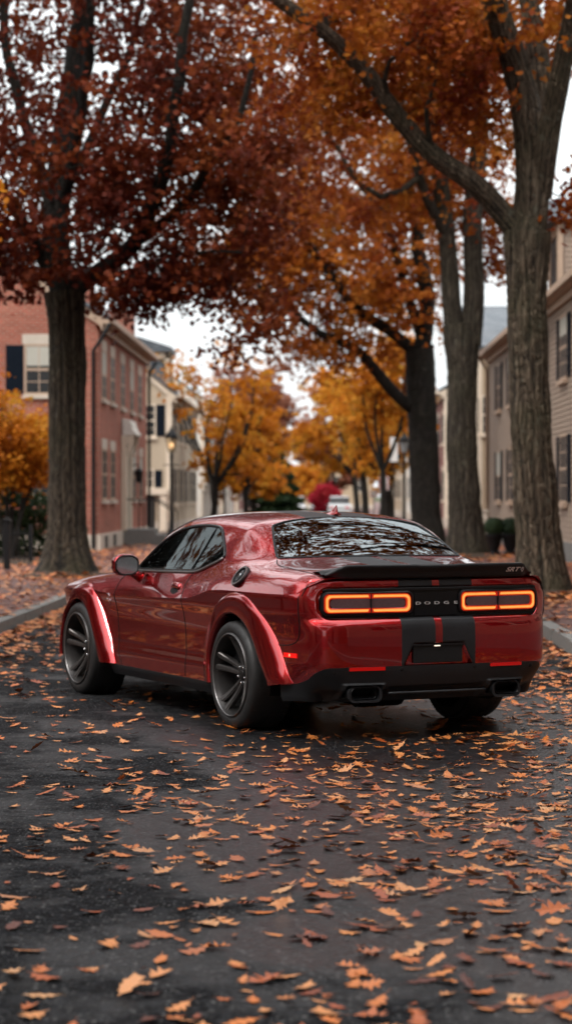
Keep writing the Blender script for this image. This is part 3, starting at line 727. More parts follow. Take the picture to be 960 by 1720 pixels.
# exhaust tips
for sgn in (1, -1):
    yc = .53*sgn; m = MB()
    def lp(hy, hz, x, r): return [(x+.02*0, a, b) for a, b in loop_pts(yc-hy, yc+hy, (.302-hz), (.302+hz), r, 5)]
    rows = [lp(.088, .034, -1.068, .024), lp(.095, .040, -1.060, .027), lp(.095, .040, -.90, .027)]; n = len(rows[0]); m.add(sum(rows, []), [(i*n+k_, i*n+(k_+1) % n, (i+1)*n+(k_+1) % n, (i+1)*n+k_) for i in range(2) for k_ in range(n)])
    rows = [lp(.088, .034, -1.068, .024), lp(.082, .029, -1.060, .02), lp(.080, .027, -.94, .018)]; m.add(sum(rows, []), [(i*n+k_, i*n+(k_+1) % n, (i+1)*n+(k_+1) % n, (i+1)*n+k_) for i in range(2) for k_ in range(n)])
    m.add(lp(.080, .027, -.94, .018), [tuple(range(n))]); m.build('exhaust_tip', M['satin_black'], car, smooth='auto')
    m = MB(); yc *= .985; o1 = loop_pts(yc-.118, yc+.118, .252, .352, .042, 8); i1 = loop_pts(yc-.097, yc+.097, .260, .342, .030, 8); n = len(o1)
    X0 = lambda a: -1.105+.062*(abs(a)/.8)**2.6
    m.add([(X0(a)+.03, a, b) for a, b in o1]+[(X0(a)+.006, a*.97+yc*.03, b-.006) for a, b in o1]+[(X0(a)+.008, a, b) for a, b in i1]+[(X0(a)+.10, a, b) for a, b in i1], [(i*n+k_, i*n+(k_+1) % n, (i+1)*n+(k_+1) % n, (i+1)*n+k_) for i in range(3) for k_ in range(n)])
    m.build('exhaust_surround', M['black_plastic'], car, smooth='auto')
# diffuser lip line
m = MB(); P = [(-1.105+.02+.06*(abs(y)/.8)**2.6, y, .300) for y in np.linspace(-.36, .36, 20)]; m.tube(P, .010, 6); m.build('diffuser_lip', M['black_plastic'], low, smooth=True)
# mirrors
def mir(m, sgn): pass
for sgn in (1, -1):
    c = np.array([1.80, 1.035*sgn, 1.052]); m = MB(); rows = []
    for (dx, s1) in ((-.055, .94), (-.048, 1.0), (-.02, 1.02), (.02, .98), (.055, .80), (.08, .5), (.09, .1)):
        rows.append([(c[0]+dx+.25*(a-c[1])*sgn*-.2, a, b) for a, b in [(c[1]+.098*s1*math.cos(w)*(1+.12*abs(math.sin(2*w))), c[2]+.078*s1*math.sin(w)*(1+.12*abs(math.sin(2*w)))) for w in np.linspace(0, 2*math.pi, 29)[:-1]]])
    n = 28; m.add(sum(rows, []), [(i*n+k_, i*n+(k_+1) % n, (i+1)*n+(k_+1) % n, (i+1)*n+k_) for i in range(len(rows)-1) for k_ in range(n)] + [tuple(range(n))]); mo = m.build('mirror', M['paint'], car, smooth='auto')
    g = MB(); g.add([(c[0]-.0575+.25*((.083*math.cos(w)))*sgn*-.2, c[1]+.083*math.cos(w)*(1+.1*abs(math.sin(2*w))), c[2]+.062*math.sin(w)*(1+.1*abs(math.sin(2*w)))) for w in np.linspace(0, 2*math.pi, 29)[:-1]], [tuple(range(28))[::-1]]); g.build('mirror_glass', M['mirror'], mo)
    g = MB(); g.tube([(c[0]-.057+.25*((.090*math.cos(w)))*sgn*-.2, c[1]+.090*math.cos(w)*(1+.1*abs(math.sin(2*w))), c[2]+.069*math.sin(w)*(1+.1*abs(math.sin(2*w)))) for w in np.linspace(0, 2*math.pi, 29)[:-1]], .006, 6, closed=True); g.build('mirror_bezel', M['satin_black'], mo)
    s_ = MB(); s_.tube([(1.82, .99*sgn, 1.03), (1.80, .955*sgn, .985), (1.79, .90*sgn, .955)], [.030, .034, .046], 10); s_.build('mirror_stalk', M['paint'], mo, smooth=True)
# handles
for sgn in (1, -1):
    h, n_ = on_side(1.10, .915)
    m = MB(); P = []
    for u in np.linspace(0, 1, 10):
        for w in (-1, 0, 1): 
            q, _ = on_side(1.20-.17*u, .925-.012*u+w*.020, .004+.016*math.sin(u*math.pi)**.4*(1 if w > -1 else .5)); P.append((q.x, q.y*sgn, q.z))
    m.add(P, [(i*3+k_, (i+1)*3+k_, (i+1)*3+k_+1, i*3+k_+1) for i in range(9) for k_ in range(2)]); hd = m.build('door_handle', M['paint'], car, smooth=True); s2 = hd.modifiers.new('s', 'SOLIDIFY'); s2.thickness = .010
    m = MB(); P = []
    for w in np.linspace(0, 2*math.pi, 21)[:-1]:
        q, _ = on_side(1.115+.072*math.cos(w), .888+.026*math.sin(w), .0015); P.append((q.x, q.y*sgn, q.z))
    m.add(P, [tuple(range(20))]); m.build('handle_pocket', M['seam'], hd)
# fuel cap
h, n_ = on_side(-.03, 1.035); h2, n2 = on_side(-.03, 1.022)
def disc(m, rings, c, n_, seg=28):
    n_ = np.array(n_); a = np.cross(n_, [0, 0, 1]); a /= np.linalg.norm(a); b = np.cross(n_, a); vs = []
    for r_, d_ in rings:
        for w in np.linspace(0, 2*math.pi, seg+1)[:-1]:
            q = np.array(c)+a*math.cos(w)*r_+b*math.sin(w)*r_; q = q+n_*d_; vs.append(q)
    m.add(vs, [(i*seg+k_, i*seg+(k_+1) % seg, (i+1)*seg+(k_+1) % seg, (i+1)*seg+k_) for i in range(len(rings)-1) for k_ in range(seg)])
FC, FN = h2, n2
m = MB(); disc(m, [(.080, -.012), (.082, .008), (.076, .016), (.066, .012), (.064, .004), (.0, .004)], FC, FN); fc = m.build('fuel_cap', M['satin_black'], car, smooth='auto')
m = MB(); disc(m, [(.0775, .014), (.078, .0185), (.0640, .0185), (.0635, .013)], FC, FN); m.build('cap_ring', M['rim_edge'], fc, smooth='auto')
m = MB(); disc(m, [(.045, .004), (.043, .014), (.030, .018), (.0, .018)], FC, FN); disc(m, [(.05, .006), (.052, .007)], FC, FN); m.build('cap_centre', M['trim'], fc, smooth='auto')
m = MB(); disc(m, [(.018, .018), (.016, .021), (0, .021)], FC, FN, 8); m.build('cap_emblem', M['chrome'], fc)
# antenna fin
hz = on_top(.44, 0)[0].z; m = MB(); base = []
prof = [(.53, 0, .010), (.50, .014, .022), (.45, .022, .026), (.40, .040, .020), (.37, .062, .008), (.355, .064, .005), (.35, .02, .018), (.345, 0, .020)]
vs = []; 
for x, h_, w in prof: vs += [(x, -w-.012, hz-.004), (x, -w, hz+.004), (x, -w*.3, hz+max(h_*.85, .006)), (x, 0, hz+max(h_, .008)), (x, w*.3, hz+max(h_*.85, .006)), (x, w, hz+.004), (x, w+.012, hz-.004)]
m.add(vs, [(i*7+k_, i*7+k_+1, (i+1)*7+k_+1, (i+1)*7+k_) for i in range(len(prof)-1) for k_ in range(6)]+[tuple(range(7)), tuple(range(49, 56))]); m.build('antenna_fin', M['paint'], car, smooth='auto')
# front end: grille and lamps
m = MB(); m.box(3.86, 3.95, -.62, .62, .56, .70); m.build('grille', M['satin_black'], car, bevel=.02)
for y in (-.60, -.42, .42, .60):
    m = MB(); xx = 3.93-.12*(abs(y)/.7)**3; m.lathe([(0, xx+.02), (.06, xx+.018), (.078, xx), (.08, xx-.06)], (0, y, .63), 20, 'x'); m.build('headlight', M['chrome'], car, smooth='auto')
# interior
m = MB(); m.box(2.0, 2.35, -.74, .74, .60, .96); m.build('dashboard', M['interior'], car, bevel=.03)
for y in (.37, -.37):
    s_ = MB(); s_.box(1.05, 1.60, y-.26, y+.26, .42, .56); st = s_.build('front_seat', M['seat'], car, bevel=.04)
    s_ = MB(); s_.prism([(.98, .50), (1.14, .50), (.94, 1.14), (.82, 1.14)], 'y', y-.24, y+.24); s_.build('seat_back', M['seat'], st, bevel=.04)
    s_ = MB(); s_.box(.80, .90, y-.13, y+.13, 1.15, 1.32); s_.build('headrest', M['seat'], st, bevel=.04)
s_ = MB(); s_.box(.15, .62, -.62, .62, .5, .62); s_.prism([(.05, .6), (.22, .6), (.08, 1.07), (-.05, 1.07)], 'y', -.62, .62); s_.build('rear_bench', M['seat'], car, bevel=.04)
s_ = MB(); s_.tube([(1.86+.05*math.sin(w), .37+.18*math.cos(w), .90+.18*math.sin(w)) for w in np.linspace(0, 2*math.pi, 25)[:-1]], .014, 8, closed=True); s_.tube([(1.86, .20, .9), (1.86, .54, .9)], .015, 6); s_.tube([(1.86, .37, .9), (2.1, .37, .82)], .03, 6); s_.build('steering_wheel', M['satin_black'], car, smooth=True)
s_ = MB(); s_.box(-.15, 2.1, -.80, .80, .36, .40); s_.box(.70, 2.2, .80, .83, .4, .96); s_.box(.70, 2.2, -.83, -.80, .4, .96); s_.box(-.16, .08, -.66, .66, 1.06, 1.09); s_.build('cabin_lining', M['interior'], car)
# ---------------------------------------------------------------- sky, sun
EXPO = 0.25
world = bpy.data.worlds.new('World'); scene.world = world; world.use_nodes = True
wt = world.node_tree; wn = wt.nodes; wl = wt.links
bg = wn['Background']; sky = wn.new('ShaderNodeTexSky'); sky.sky_type = 'NISHITA'; sky.sun_disc = False
SUN_EL, SUN_AZ = 52, 218
sky.sun_elevation = R(SUN_EL); sky.sun_rotation = R(SUN_AZ); sky.dust_density = 6; sky.air_density = 1.5
hs = wn.new('ShaderNodeHueSaturation'); hs.inputs['Saturation'].default_value = .35; wl.new(sky.outputs[0], hs.inputs['Color'])
wl.new(hs.outputs[0], bg.inputs[0]); bg.inputs[1].default_value = .05
bg2 = wn.new('ShaderNodeBackground'); tc = wn.new('ShaderNodeTexCoord'); sp = wn.new('ShaderNodeSeparateXYZ'); wl.new(tc.outputs['Generated'], sp.inputs[0])
rp = wn.new('ShaderNodeValToRGB'); e = rp.color_ramp.elements; e[0].position = 0; e[0].color = (.33, .345, .352, 1); e[1].position = 1; e[1].color = (.80, .81, .82, 1)
e = rp.color_ramp.elements.new(.28); e.color = (.38, .395, .40, 1)
nz = wn.new('ShaderNodeTexNoise'); nz.inputs['Scale'].default_value = 2.2; nz.inputs['Detail'].default_value = 4; wl.new(tc.outputs['Generated'], nz.inputs['Vector'])
mr = wn.new('ShaderNodeMapRange'); mr.inputs[1].default_value = .3; mr.inputs[2].default_value = .7; mr.inputs[3].default_value = .92; mr.inputs[4].default_value = 1.06; wl.new(nz.outputs['Fac'], mr.inputs[0])
mm = wn.new('ShaderNodeMath'); mm.operation = 'MULTIPLY'; mm.inputs[1].default_value = 2.75; wl.new(mr.outputs[0], mm.inputs[0])
wl.new(sp.outputs[2], rp.inputs[0]); wl.new(rp.outputs[0], bg2.inputs[0]); wl.new(mm.outputs[0], bg2.inputs[1])
ad = wn.new('ShaderNodeAddShader'); wl.new(bg.outputs[0], ad.inputs[0]); wl.new(bg2.outputs[0], ad.inputs[1]); wl.new(ad.outputs[0], wn['World Output'].inputs[0])
sd = bpy.data.lights.new('sun', 'SUN'); sd.energy = 1.5; sd.angle = R(14); sd.color = (1, .96, .9); so = bpy.data.objects.new('sun', sd); COL.objects.link(so)
so.rotation_euler = (R(90-SUN_EL), 0, R(180-SUN_AZ))

# ---------------------------------------------------------------- setting materials
def leafmat(name, cols, trans=.35, rough=.6, use_obj=False, gloss=.12):
    k = NT(name); a = k.new('ShaderNodeAttribute'); a.attribute_name = 'tint'; f = a.outputs['Fac']
    if use_obj:
        oi = k.new('ShaderNodeObjectInfo'); f = oi.outputs['Random']
    v = k.coord(); n = k.noise(v, 40, 3)
    c = k.ramp(f, [(i/(len(cols)-1), q) for i, q in enumerate(cols)])
    c = k.mix(k.mapr(n, .35, .7, 0, .55), c, k.mix(1., c, (.45, .3, .25), 'MULTIPLY'))
    k.P(Base_Color=c, Roughness=rough); k.b.inputs['Specular IOR Level'].default_value = gloss
    if trans:
        t = k.new('ShaderNodeBsdfTranslucent'); k.set(t.inputs[0], c); m = k.new('ShaderNodeMixShader'); m.inputs[0].default_value = trans
        k.t.links.new(k.b.outputs[0], m.inputs[1]); k.t.links.new(t.outputs[0], m.inputs[2]); k.t.links.new(m.outputs[0], k.out.inputs[0])
    return k.mat
M['leaf_red'] = leafmat('maroon_leaves', [(.060,.012,.008),(.115,.019,.009),(.17,.034,.011),(.22,.055,.013),(.30,.095,.016)])
M['leaf_rust'] = leafmat('rust_leaves', [(.16,.024,.010),(.24,.050,.011),(.34,.088,.013),(.42,.135,.016),(.46,.19,.03)], .45)
M['leaf_orange'] = leafmat('orange_leaves', [(.34,.10,.012),(.48,.155,.014),(.58,.215,.018),(.62,.28,.03),(.52,.30,.04)], .5)
M['leaf_yellow'] = leafmat('yellow_leaves', [(.54,.18,.02),(.64,.26,.025),(.64,.32,.04),(.50,.30,.05)], .5)
M['leaf_pink'] = leafmat('russet_leaves', [(.22,.08,.05),(.32,.12,.07),(.38,.18,.10)], .4)
M['leaf_crimson'] = leafmat('crimson_leaves', [(.30,.012,.03),(.42,.02,.04),(.5,.05,.06)], .4)
M['leaf_green'] = leafmat('dark_green_leaves', [(.012,.025,.012),(.025,.045,.018),(.045,.065,.02)], .2)
M['leaf_ground'] = leafmat('fallen_leaves', [(.09,.022,.012),(.34,.072,.016),(.54,.160,.034),(.62,.23,.06),(.64,.29,.11),(.60,.17,.02),(.36,.08,.02),(.60,.32,.14)], .0, .42, gloss=.4)
M['leaf_ground_obj'] = leafmat('fallen_leaf', [(.09,.022,.012),(.34,.072,.016),(.54,.160,.034),(.62,.23,.06),(.64,.29,.11),(.60,.17,.02),(.36,.08,.02),(.60,.32,.14)], .0, .42, True, gloss=.4)
def bark(name, a, b, moss=.0, sc=1., geo=False):
    k = NT(name); at = k.new('ShaderNodeAttribute'); at.attribute_name = 'ridge'; AT = at.outputs['Fac']; v = k.coord(scale=(5*sc, 5*sc, 1.1*sc)); v2 = k.coord(scale=(9*sc, 9*sc, 2.2*sc)); w = k.coord()
    v3 = k.coord(scale=(6.5*sc, 6.5*sc, 1.0*sc)); rn = k.noise(v3, 1.5, 5, .62, 1.1); r_ = k.math('MULTIPLY', k.math('ABSOLUTE', k.math('SUBTRACT', rn, .5)), 2.2); rv = k.vor(k.coord(scale=(7*sc, 7*sc, 2.1*sc), rot=(.1, .15, 0)), 1.5, 'DISTANCE_TO_EDGE'); r_ = k.math('MINIMUM', r_, k.math('ADD', rv, k.mapr(k.noise(w, 2.5, 4), .4, .6, 0, .3))); n = k.noise(v, 3, 6, .65, .6); n2 = k.noise(w, .9, 5)
    c = k.mix(n, a, b); c = k.mix(k.mapr(r_, 0, .16, .8, 0), c, tuple(x*.3 for x in a))
    if geo: c = k.mix(k.mapr(AT, .10, .6, .95, 0), c, tuple(x*.15 for x in a)); c = k.mix(k.mapr(AT, .6, 1., 0, .4), c, tuple(min(1, x*1.5) for x in b))
    c = k.mix(k.mapr(n2, .48, .75, 0, moss), c, (.075, .080, .040)); lich = k.noise(w, 7, 3); c = k.mix(k.mapr(lich, .62, .74, 0, .5*min(1, moss*2)), c, (.20, .20, .15))
    h = k.math('ADD', k.mapr(r_, 0, .25), k.math('MULTIPLY', n, .9))
    k.P(Base_Color=c, Roughness=k.mapr(n2, .3, .7, .6, .9), Normal=k.bump(h, 1., .035)); k.b.inputs['Specular IOR Level'].default_value = .2; return k.mat
M['bark'] = bark('bark_brown', (.030, .022, .016), (.085, .065, .047), .2); M['bark_near'] = bark('bark_near', (.050, .036, .025), (.190, .142, .098), .55, geo=True); M['bark_near_dark'] = bark('bark_near_dark', (.034, .026, .018), (.105, .080, .056), .3, geo=True); M['bark_near_grey'] = bark('bark_near_grey', (.028, .021, .015), (.105, .083, .060), .25, geo=True)
M['limb_grey'] = bark('limb_grey', (.030, .023, .017), (.085, .066, .048), .25)
M['bark_dark'] = bark('bark_dark', (.016, .013, .011), (.045, .037, .030), .12)
M['bark_grey'] = bark('bark_grey', (.028, .024, .020), (.085, .072, .058), .35)
def asphalt():
    k = NT('wet_asphalt'); w = k.coord(); n1 = k.noise(w, .55, 5, .6); n2 = k.noise(w, 3.5, 5); fi_ = k.noise(w, 60, 4, .7); st = k.vor(w, 62); st2 = k.vor(w, 30)
    big = k.noise(w, 19, 3, .65); fi_ = k.math('ADD', k.math('MULTIPLY', fi_, .5), k.math('MULTIPLY', big, .5)); c = k.mix(k.mapr(fi_, .46, .57), (.0008, .0009, .0011), (.0195, .0208, .0235)); c = k.mix(k.mapr(st2, .0, .22, .5, 0), c, k.mix(k.noise(w, 22, 2), (.02, .02, .02), (.16, .16, .165))); c = k.mix(k.mapr(st, .0, .30, .8, 0), c, k.mix(k.noise(w, 60, 2), (.03, .03, .032), (.13, .13, .135))); c = k.mix(k.mapr(n1, .42, .66, .30, 0), c, (.010, .010, .011))
    c = k.mix(k.mapr(n2, .5, .75, 0, .35), c, (.014, .013, .013))
    cr = k.vor(k.coord(scale=(.35, .22, .3)), 1., 'DISTANCE_TO_EDGE'); c = k.mix(k.mapr(cr, 0, .006, .8, 0), c, (.006, .006, .006))
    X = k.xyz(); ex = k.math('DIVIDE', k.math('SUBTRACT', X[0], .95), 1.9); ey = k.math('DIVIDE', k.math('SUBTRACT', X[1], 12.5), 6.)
    el = k.math('ADD', k.math('ADD', k.math('MULTIPLY', ex, ex), k.math('MULTIPLY', ey, ey)), k.mapr(n1, .3, .7, -.55, .55)); wet_and_shadow = k.mapr(el, .75, 1.15, 1, 0)
    c = k.mix(k.math('MULTIPLY', wet_and_shadow, .85), c, (.006, .006, .007))  # wet patch round the car; its colour also darkened to deepen the shadow underneath
    for sc_, th_, ra_ in ((34, .80, .26), (21, .90, .20), (55, .7, .3)):
        cd = k.new('ShaderNodeSeparateColor'); k.t.links.new(k.vor(w, sc_, out='Color'), cd.inputs[0]); chip = k.math('MULTIPLY', k.math('GREATER_THAN', cd.outputs[0], th_), k.math('LESS_THAN', k.vor(w, sc_), ra_)); c = k.mix(k.math('MULTIPLY', chip, k.mapr(cd.outputs[1], 0, 1, .2, .9)), c, (.13, .128, .125))
    wet = k.math('MAXIMUM', k.mapr(k.noise(w, .9, 6, .65), .48, .60, 0, .5), wet_and_shadow)
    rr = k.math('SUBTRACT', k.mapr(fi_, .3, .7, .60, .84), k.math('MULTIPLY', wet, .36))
    h = k.math('ADD', k.math('MULTIPLY', st, -.9), k.math('ADD', fi_, k.math('MULTIPLY', st2, -.4)))
    bs = k.new('ShaderNodeBump'); bs.inputs['Distance'].default_value = .006; k.t.links.new(h, bs.inputs['Height']); k.set(bs.inputs['Strength'], k.mapr(wet, 0, 1, .85, .30))
    k.P(Base_Color=c, Roughness=rr, Normal=bs.outputs[0]); k.set(k.b.inputs['Specular IOR Level'], k.mapr(wet, 0, 1, .03, .42)); return k.mat
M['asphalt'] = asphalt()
def brickmat(name, c1, c2, mortar, scale=1., bw=.22, bh=.075, ms=.012, floor=False, rough=.85):
    k = NT(name); X = k.xyz(); cb = k.new('ShaderNodeCombineXYZ')
    if floor: k.set(cb.inputs[0], X[0]); k.set(cb.inputs[1], X[1])
    else: k.set(cb.inputs[0], k.math('ADD', X[0], X[1])); k.set(cb.inputs[1], X[2])
    b = k.new('ShaderNodeTexBrick'); k.t.links.new(cb.outputs[0], b.inputs['Vector']); b.inputs['Scale'].default_value = 1.; b.inputs['Brick Width'].default_value = bw; b.inputs['Row Height'].default_value = bh
    b.inputs['Mortar Size'].default_value = ms; b.inputs['Mortar Smooth'].default_value = .3; b.inputs['Color1'].default_value = (*c1, 1); b.inputs['Color2'].default_value = (*c2, 1); b.inputs['Mortar'].default_value = (*mortar, 1)
    w = k.coord(); n = k.noise(w, .7, 5); n2 = k.noise(w, 14, 3)
    c = k.mix(k.mapr(n, .35, .7, 0, .5), b.outputs['Color'], k.mix(1., b.outputs['Color'], (.55, .5, .5), 'MULTIPLY')); c = k.mix(k.mapr(n2, .5, .8, 0, .35), c, k.mix(1., c, (1.35, 1.1, 1.), 'MULTIPLY'))
    k.P(Base_Color=c, Roughness=rough if not floor else k.mapr(n, .3, .7, .35, .7), Normal=k.bump(k.math('ADD', k.math('MULTIPLY', b.outputs['Fac'], -1), k.math('MULTIPLY', n2, .4)), .6, .01)); k.b.inputs['Specular IOR Level'].default_value = .2; return k.mat
M['brick'] = brickmat('red_brick', (.43, .115, .078), (.30, .078, .052), (.34, .24, .18))
M['brick_far'] = brickmat('rose_brick', (.30, .11, .09), (.24, .08, .065), (.28, .2, .18))
M['paver'] = brickmat('brick_paving', (.17, .065, .050), (.115, .048, .040), (.045, .038, .033), bw=.21, bh=.105, floor=True)
M['granite'] = simple('granite_kerb', (.17, .165, .155), .65, 0, .35, 22, .4)
M['soil'] = simple('soil_and_litter', (.045, .028, .018), .9, 0, .5, 6, .8)
M['grass'] = simple('far_lawn', (.05, .055, .02), .9, 0, .5, 3, .5)
M['clap_grey'] = simple('clapboard_taupe', (.30, .225, .175), .7, 0, .12, 2.5, .15); M['clap_tan'] = simple('clapboard_tan', (.40, .30, .20), .7, 0, .10, 2.5, .15); M['clap_cream'] = simple('clapboard_cream', (.42, .34, .25), .7, 0, .1, 2.5, .15)
M['clap_white'] = simple('clapboard_white', (.66, .62, .56), .7, 0, .1, 2.5, .1)
M['trim_tan'] = simple('trim_tan', (.42, .30, .22), .6, 0, .12, 5, .1); M['trim_cream'] = simple('trim_cream', (.62, .52, .41), .6, 0, .12, 5, .1); M['stone'] = simple('sandstone', (.50, .43, .36), .8, 0, .2, 6, .3)
M['shutter'] = simple('shutter_blueblack', (.007, .010, .016), .7, 0, .25, 9, .1, spec=.05); M['iron'] = simple('black_iron', (.012, .012, .013), .5, .2, .3, 15, .1)
M['slate'] = brickmat('slate_roof', (.085, .10, .115), (.13, .145, .16), (.05, .055, .06), bw=.28, bh=.16, ms=.012, rough=.55)
M['shingle'] = brickmat('brown_shingles', (.10, .07, .06), (.14, .10, .08), (.05, .04, .035), bw=.3, bh=.16, rough=.75)
k = NT('window_glass'); v = k.coord(); n = k.noise(v, 1.1, 3); k.P(Base_Color=k.mix(n, (.015, .016, .018), (.05, .05, .05)), Roughness=.45); k.b.inputs['Specular IOR Level'].default_value = .12; k.P(Normal=k.bump(k.noise(v, 2.2, 2), .12, .02)); M['pane'] = k.mat
M['blind'] = simple('roller_blind', (.40, .38, .33), .8, 0, .1, 5); M['lamp_glass'] = emis('lantern_glow', (1., .6, .3), 1.8, (.6, .5, .4)); M['lamp_glass_dim'] = simple('lantern_glass', (.35, .36, .36), .2, 0, .2, 10)
M['sign_white'] = simple('sign_white', (.62, .60, .58), .5, 0, .08, 4); M['sign_red'] = simple('sign_red', (.5, .05, .05), .5); M['car_white'] = simple('white_car_paint', (.55, .56, .57), .25, 0, .08, 5, coat=1); M['car_grey'] = simple('grey_car_paint', (.12, .13, .14), .25, .3, .1, 5, coat=1)
M['door_dark'] = simple('dark_door', (.03, .028, .026), .45)
# ---------------------------------------------------------------- ground, road, pavements
KL, KR = -3.62, 2.44; FL, FR = -5.76, 5.31
m = MB(); m.add([(-900, -300, -.03), (900, -300, -.03), (900, 2200, -.03), (-900, 2200, -.03)], [(0, 1, 2, 3)]); tag(m.build('ground', M['grass']), kind='structure')
ys = np.concatenate([np.arange(-60, 40, 1.), np.arange(40, 620, 20.)]); m = MB(); v = []
for y in ys: v += [(KL-.05, y, 0), ((KL+KR)/2, y, .0), (KR+.05, y, 0)]
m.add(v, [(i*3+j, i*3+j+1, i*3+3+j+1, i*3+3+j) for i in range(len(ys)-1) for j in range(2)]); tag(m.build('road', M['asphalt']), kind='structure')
m = MB(); m.box(KL-9.5, KL-.16, -60, 620, -.02, .135); tag(m.build('pavement', M['paver']), kind='structure')
m = MB(); m.box(KR+.16, KR+9.5, -60, 620, -.02, .135); tag(m.build('pavement', M['paver']), kind='structure')
for x0, x1 in ((KL-.16, KL), (KR, KR+.16)):
    m = MB(); y = -60.
    while y < 140:
        L_ = random.uniform(1.5, 2.6); j = random.uniform(-.008, .008); m.box(x0+j, x1+j, y+.006, y+L_-.006, -.02, .143+random.uniform(-.006, .008)); y += L_
    m.box(x0, x1, y, 620, -.02, .143); tag(m.build('kerb', M['granite'], bevel=.012), kind='structure')
# tree pits / planting strip of soil against the left houses
def soil_patch(x0, x1, y0, y1, h=.05):
    nx, ny = max(3, int((x1-x0)*5)), max(3, int((y1-y0)*5)); P = np.zeros((nx, ny, 3))
    for i, x in enumerate(np.linspace(x0, x1, nx)):
        for j, y in enumerate(np.linspace(y0, y1, ny)):
            e = min(i, nx-1-i, 1)*min(j, ny-1-j, 1); P[i, j] = (x, y, .137+e*(h+random.uniform(-.015, .015)))
    tag(obj('soil', grid_mesh('soil', P, [M['soil']])), kind='structure')
def pit(x, y, r_):
    n = 30; P = np.zeros((8, n+1, 3)); a = np.linspace(0, 2*math.pi, n+1); w = 1+.18*np.sin(a*3+x)+.1*np.sin(a*5+y)
    for i, q in enumerate(np.linspace(0, 1, 8)):
        P[i, :, 0] = x+r_*q*np.cos(a)*w; P[i, :, 1] = y+r_*1.7*q*np.sin(a)*w; P[i, :, 2] = .139+.11*(1-q**2)
    tag(obj('soil', grid_mesh('soil', P, [M['soil']], None, False)), kind='structure')
pit(-4.62, 39.9, .75); pit(3.12, 31.9, .68); pit(3.35, 51.9, .85); pit(2.85, 65.8, .8)
soil_patch(-13, -5.9, 46, 57.4, .03)
# ---------------------------------------------------------------- trees
def px(x, y, d):
    """photo pixel + distance -> street point (used once, to lay limbs out in space)"""
    a = (x-480)/3751.*d; u = -(y-860)/3751.*d; pit = math.atan(28/3751.); z = 1.569+u*math.cos(pit)-d*math.sin(pit); dd = d*math.cos(pit)+u*math.sin(pit)
    w = cam2w(a, dd); return np.array([w[0], w[1], z])
LEAF = np.array([(0,-.5),(.10,-.30),(.36,-.34),(.26,-.10),(.50,.08),(.22,.16),(.20,.34),(0,.52),(-.20,.34),(-.22,.16),(-.50,.08),(-.26,-.10),(-.36,-.34),(-.10,-.30)])
LEAF_LO = np.array([(0,-.5),(.42,-.25),(.25,.0),(.40,.25),(0,.5),(-.40,.25),(-.25,.0),(-.42,-.25)])
def leaves_mesh(name, pos, size, mat, hi=True, seed=0, tintbias=None, droop=.5, flat=False):
    g = np.random.default_rng(seed); n = len(pos); T = LEAF if hi else LEAF_LO; k_ = len(T)
    nrm = g.normal(size=(n, 3)); nrm[:, 2] += droop*1.2; nrm /= np.linalg.norm(nrm, axis=1)[:, None]
    a = g.normal(size=(n, 3)); a -= nrm*(a*nrm).sum(1)[:, None]; a /= np.linalg.norm(a, axis=1)[:, None]; b = np.cross(nrm, a)
    s_ = size*g.uniform(.65, 1.25, n)
    fold = g.uniform(.05, .35, n)
    V = pos[:, None, :] + (T[None, :, 0, None]*a[:, None, :] + T[None, :, 1, None]*b[:, None, :] - (np.abs(T[None, :, 0, None])*fold[:, None, None]+T[None, :, 1, None]**2*fold[:, None, None]*.6)*nrm[:, None, :])*s_[:, None, None]
    me = np_mesh(name, V.reshape(-1, 3), np.arange(n*k_), np.full(n, k_), [mat])
    t = g.beta(1.6, 1.6, n); ph = g.uniform(0, 6.28, 6); cl = (np.sin(pos[:, 0]*2.3+ph[0]+1.3*np.sin(pos[:, 2]*1.7+ph[1]))+np.sin(pos[:, 1]*2.0+pos[:, 2]*2.6+ph[2])+np.sin(pos[:, 0]*4.9-pos[:, 2]*4.1+ph[3]))/3; t = np.clip(t*.62+.19+.42*cl, 0, 1)
    if tintbias is not None: t = np.clip(t*.7+.3*tintbias, 0, 1)
    at = me.attributes.new('tint', 'FLOAT', 'FACE'); at.data.foreach_set('value', t.astype(np.float32)); return me
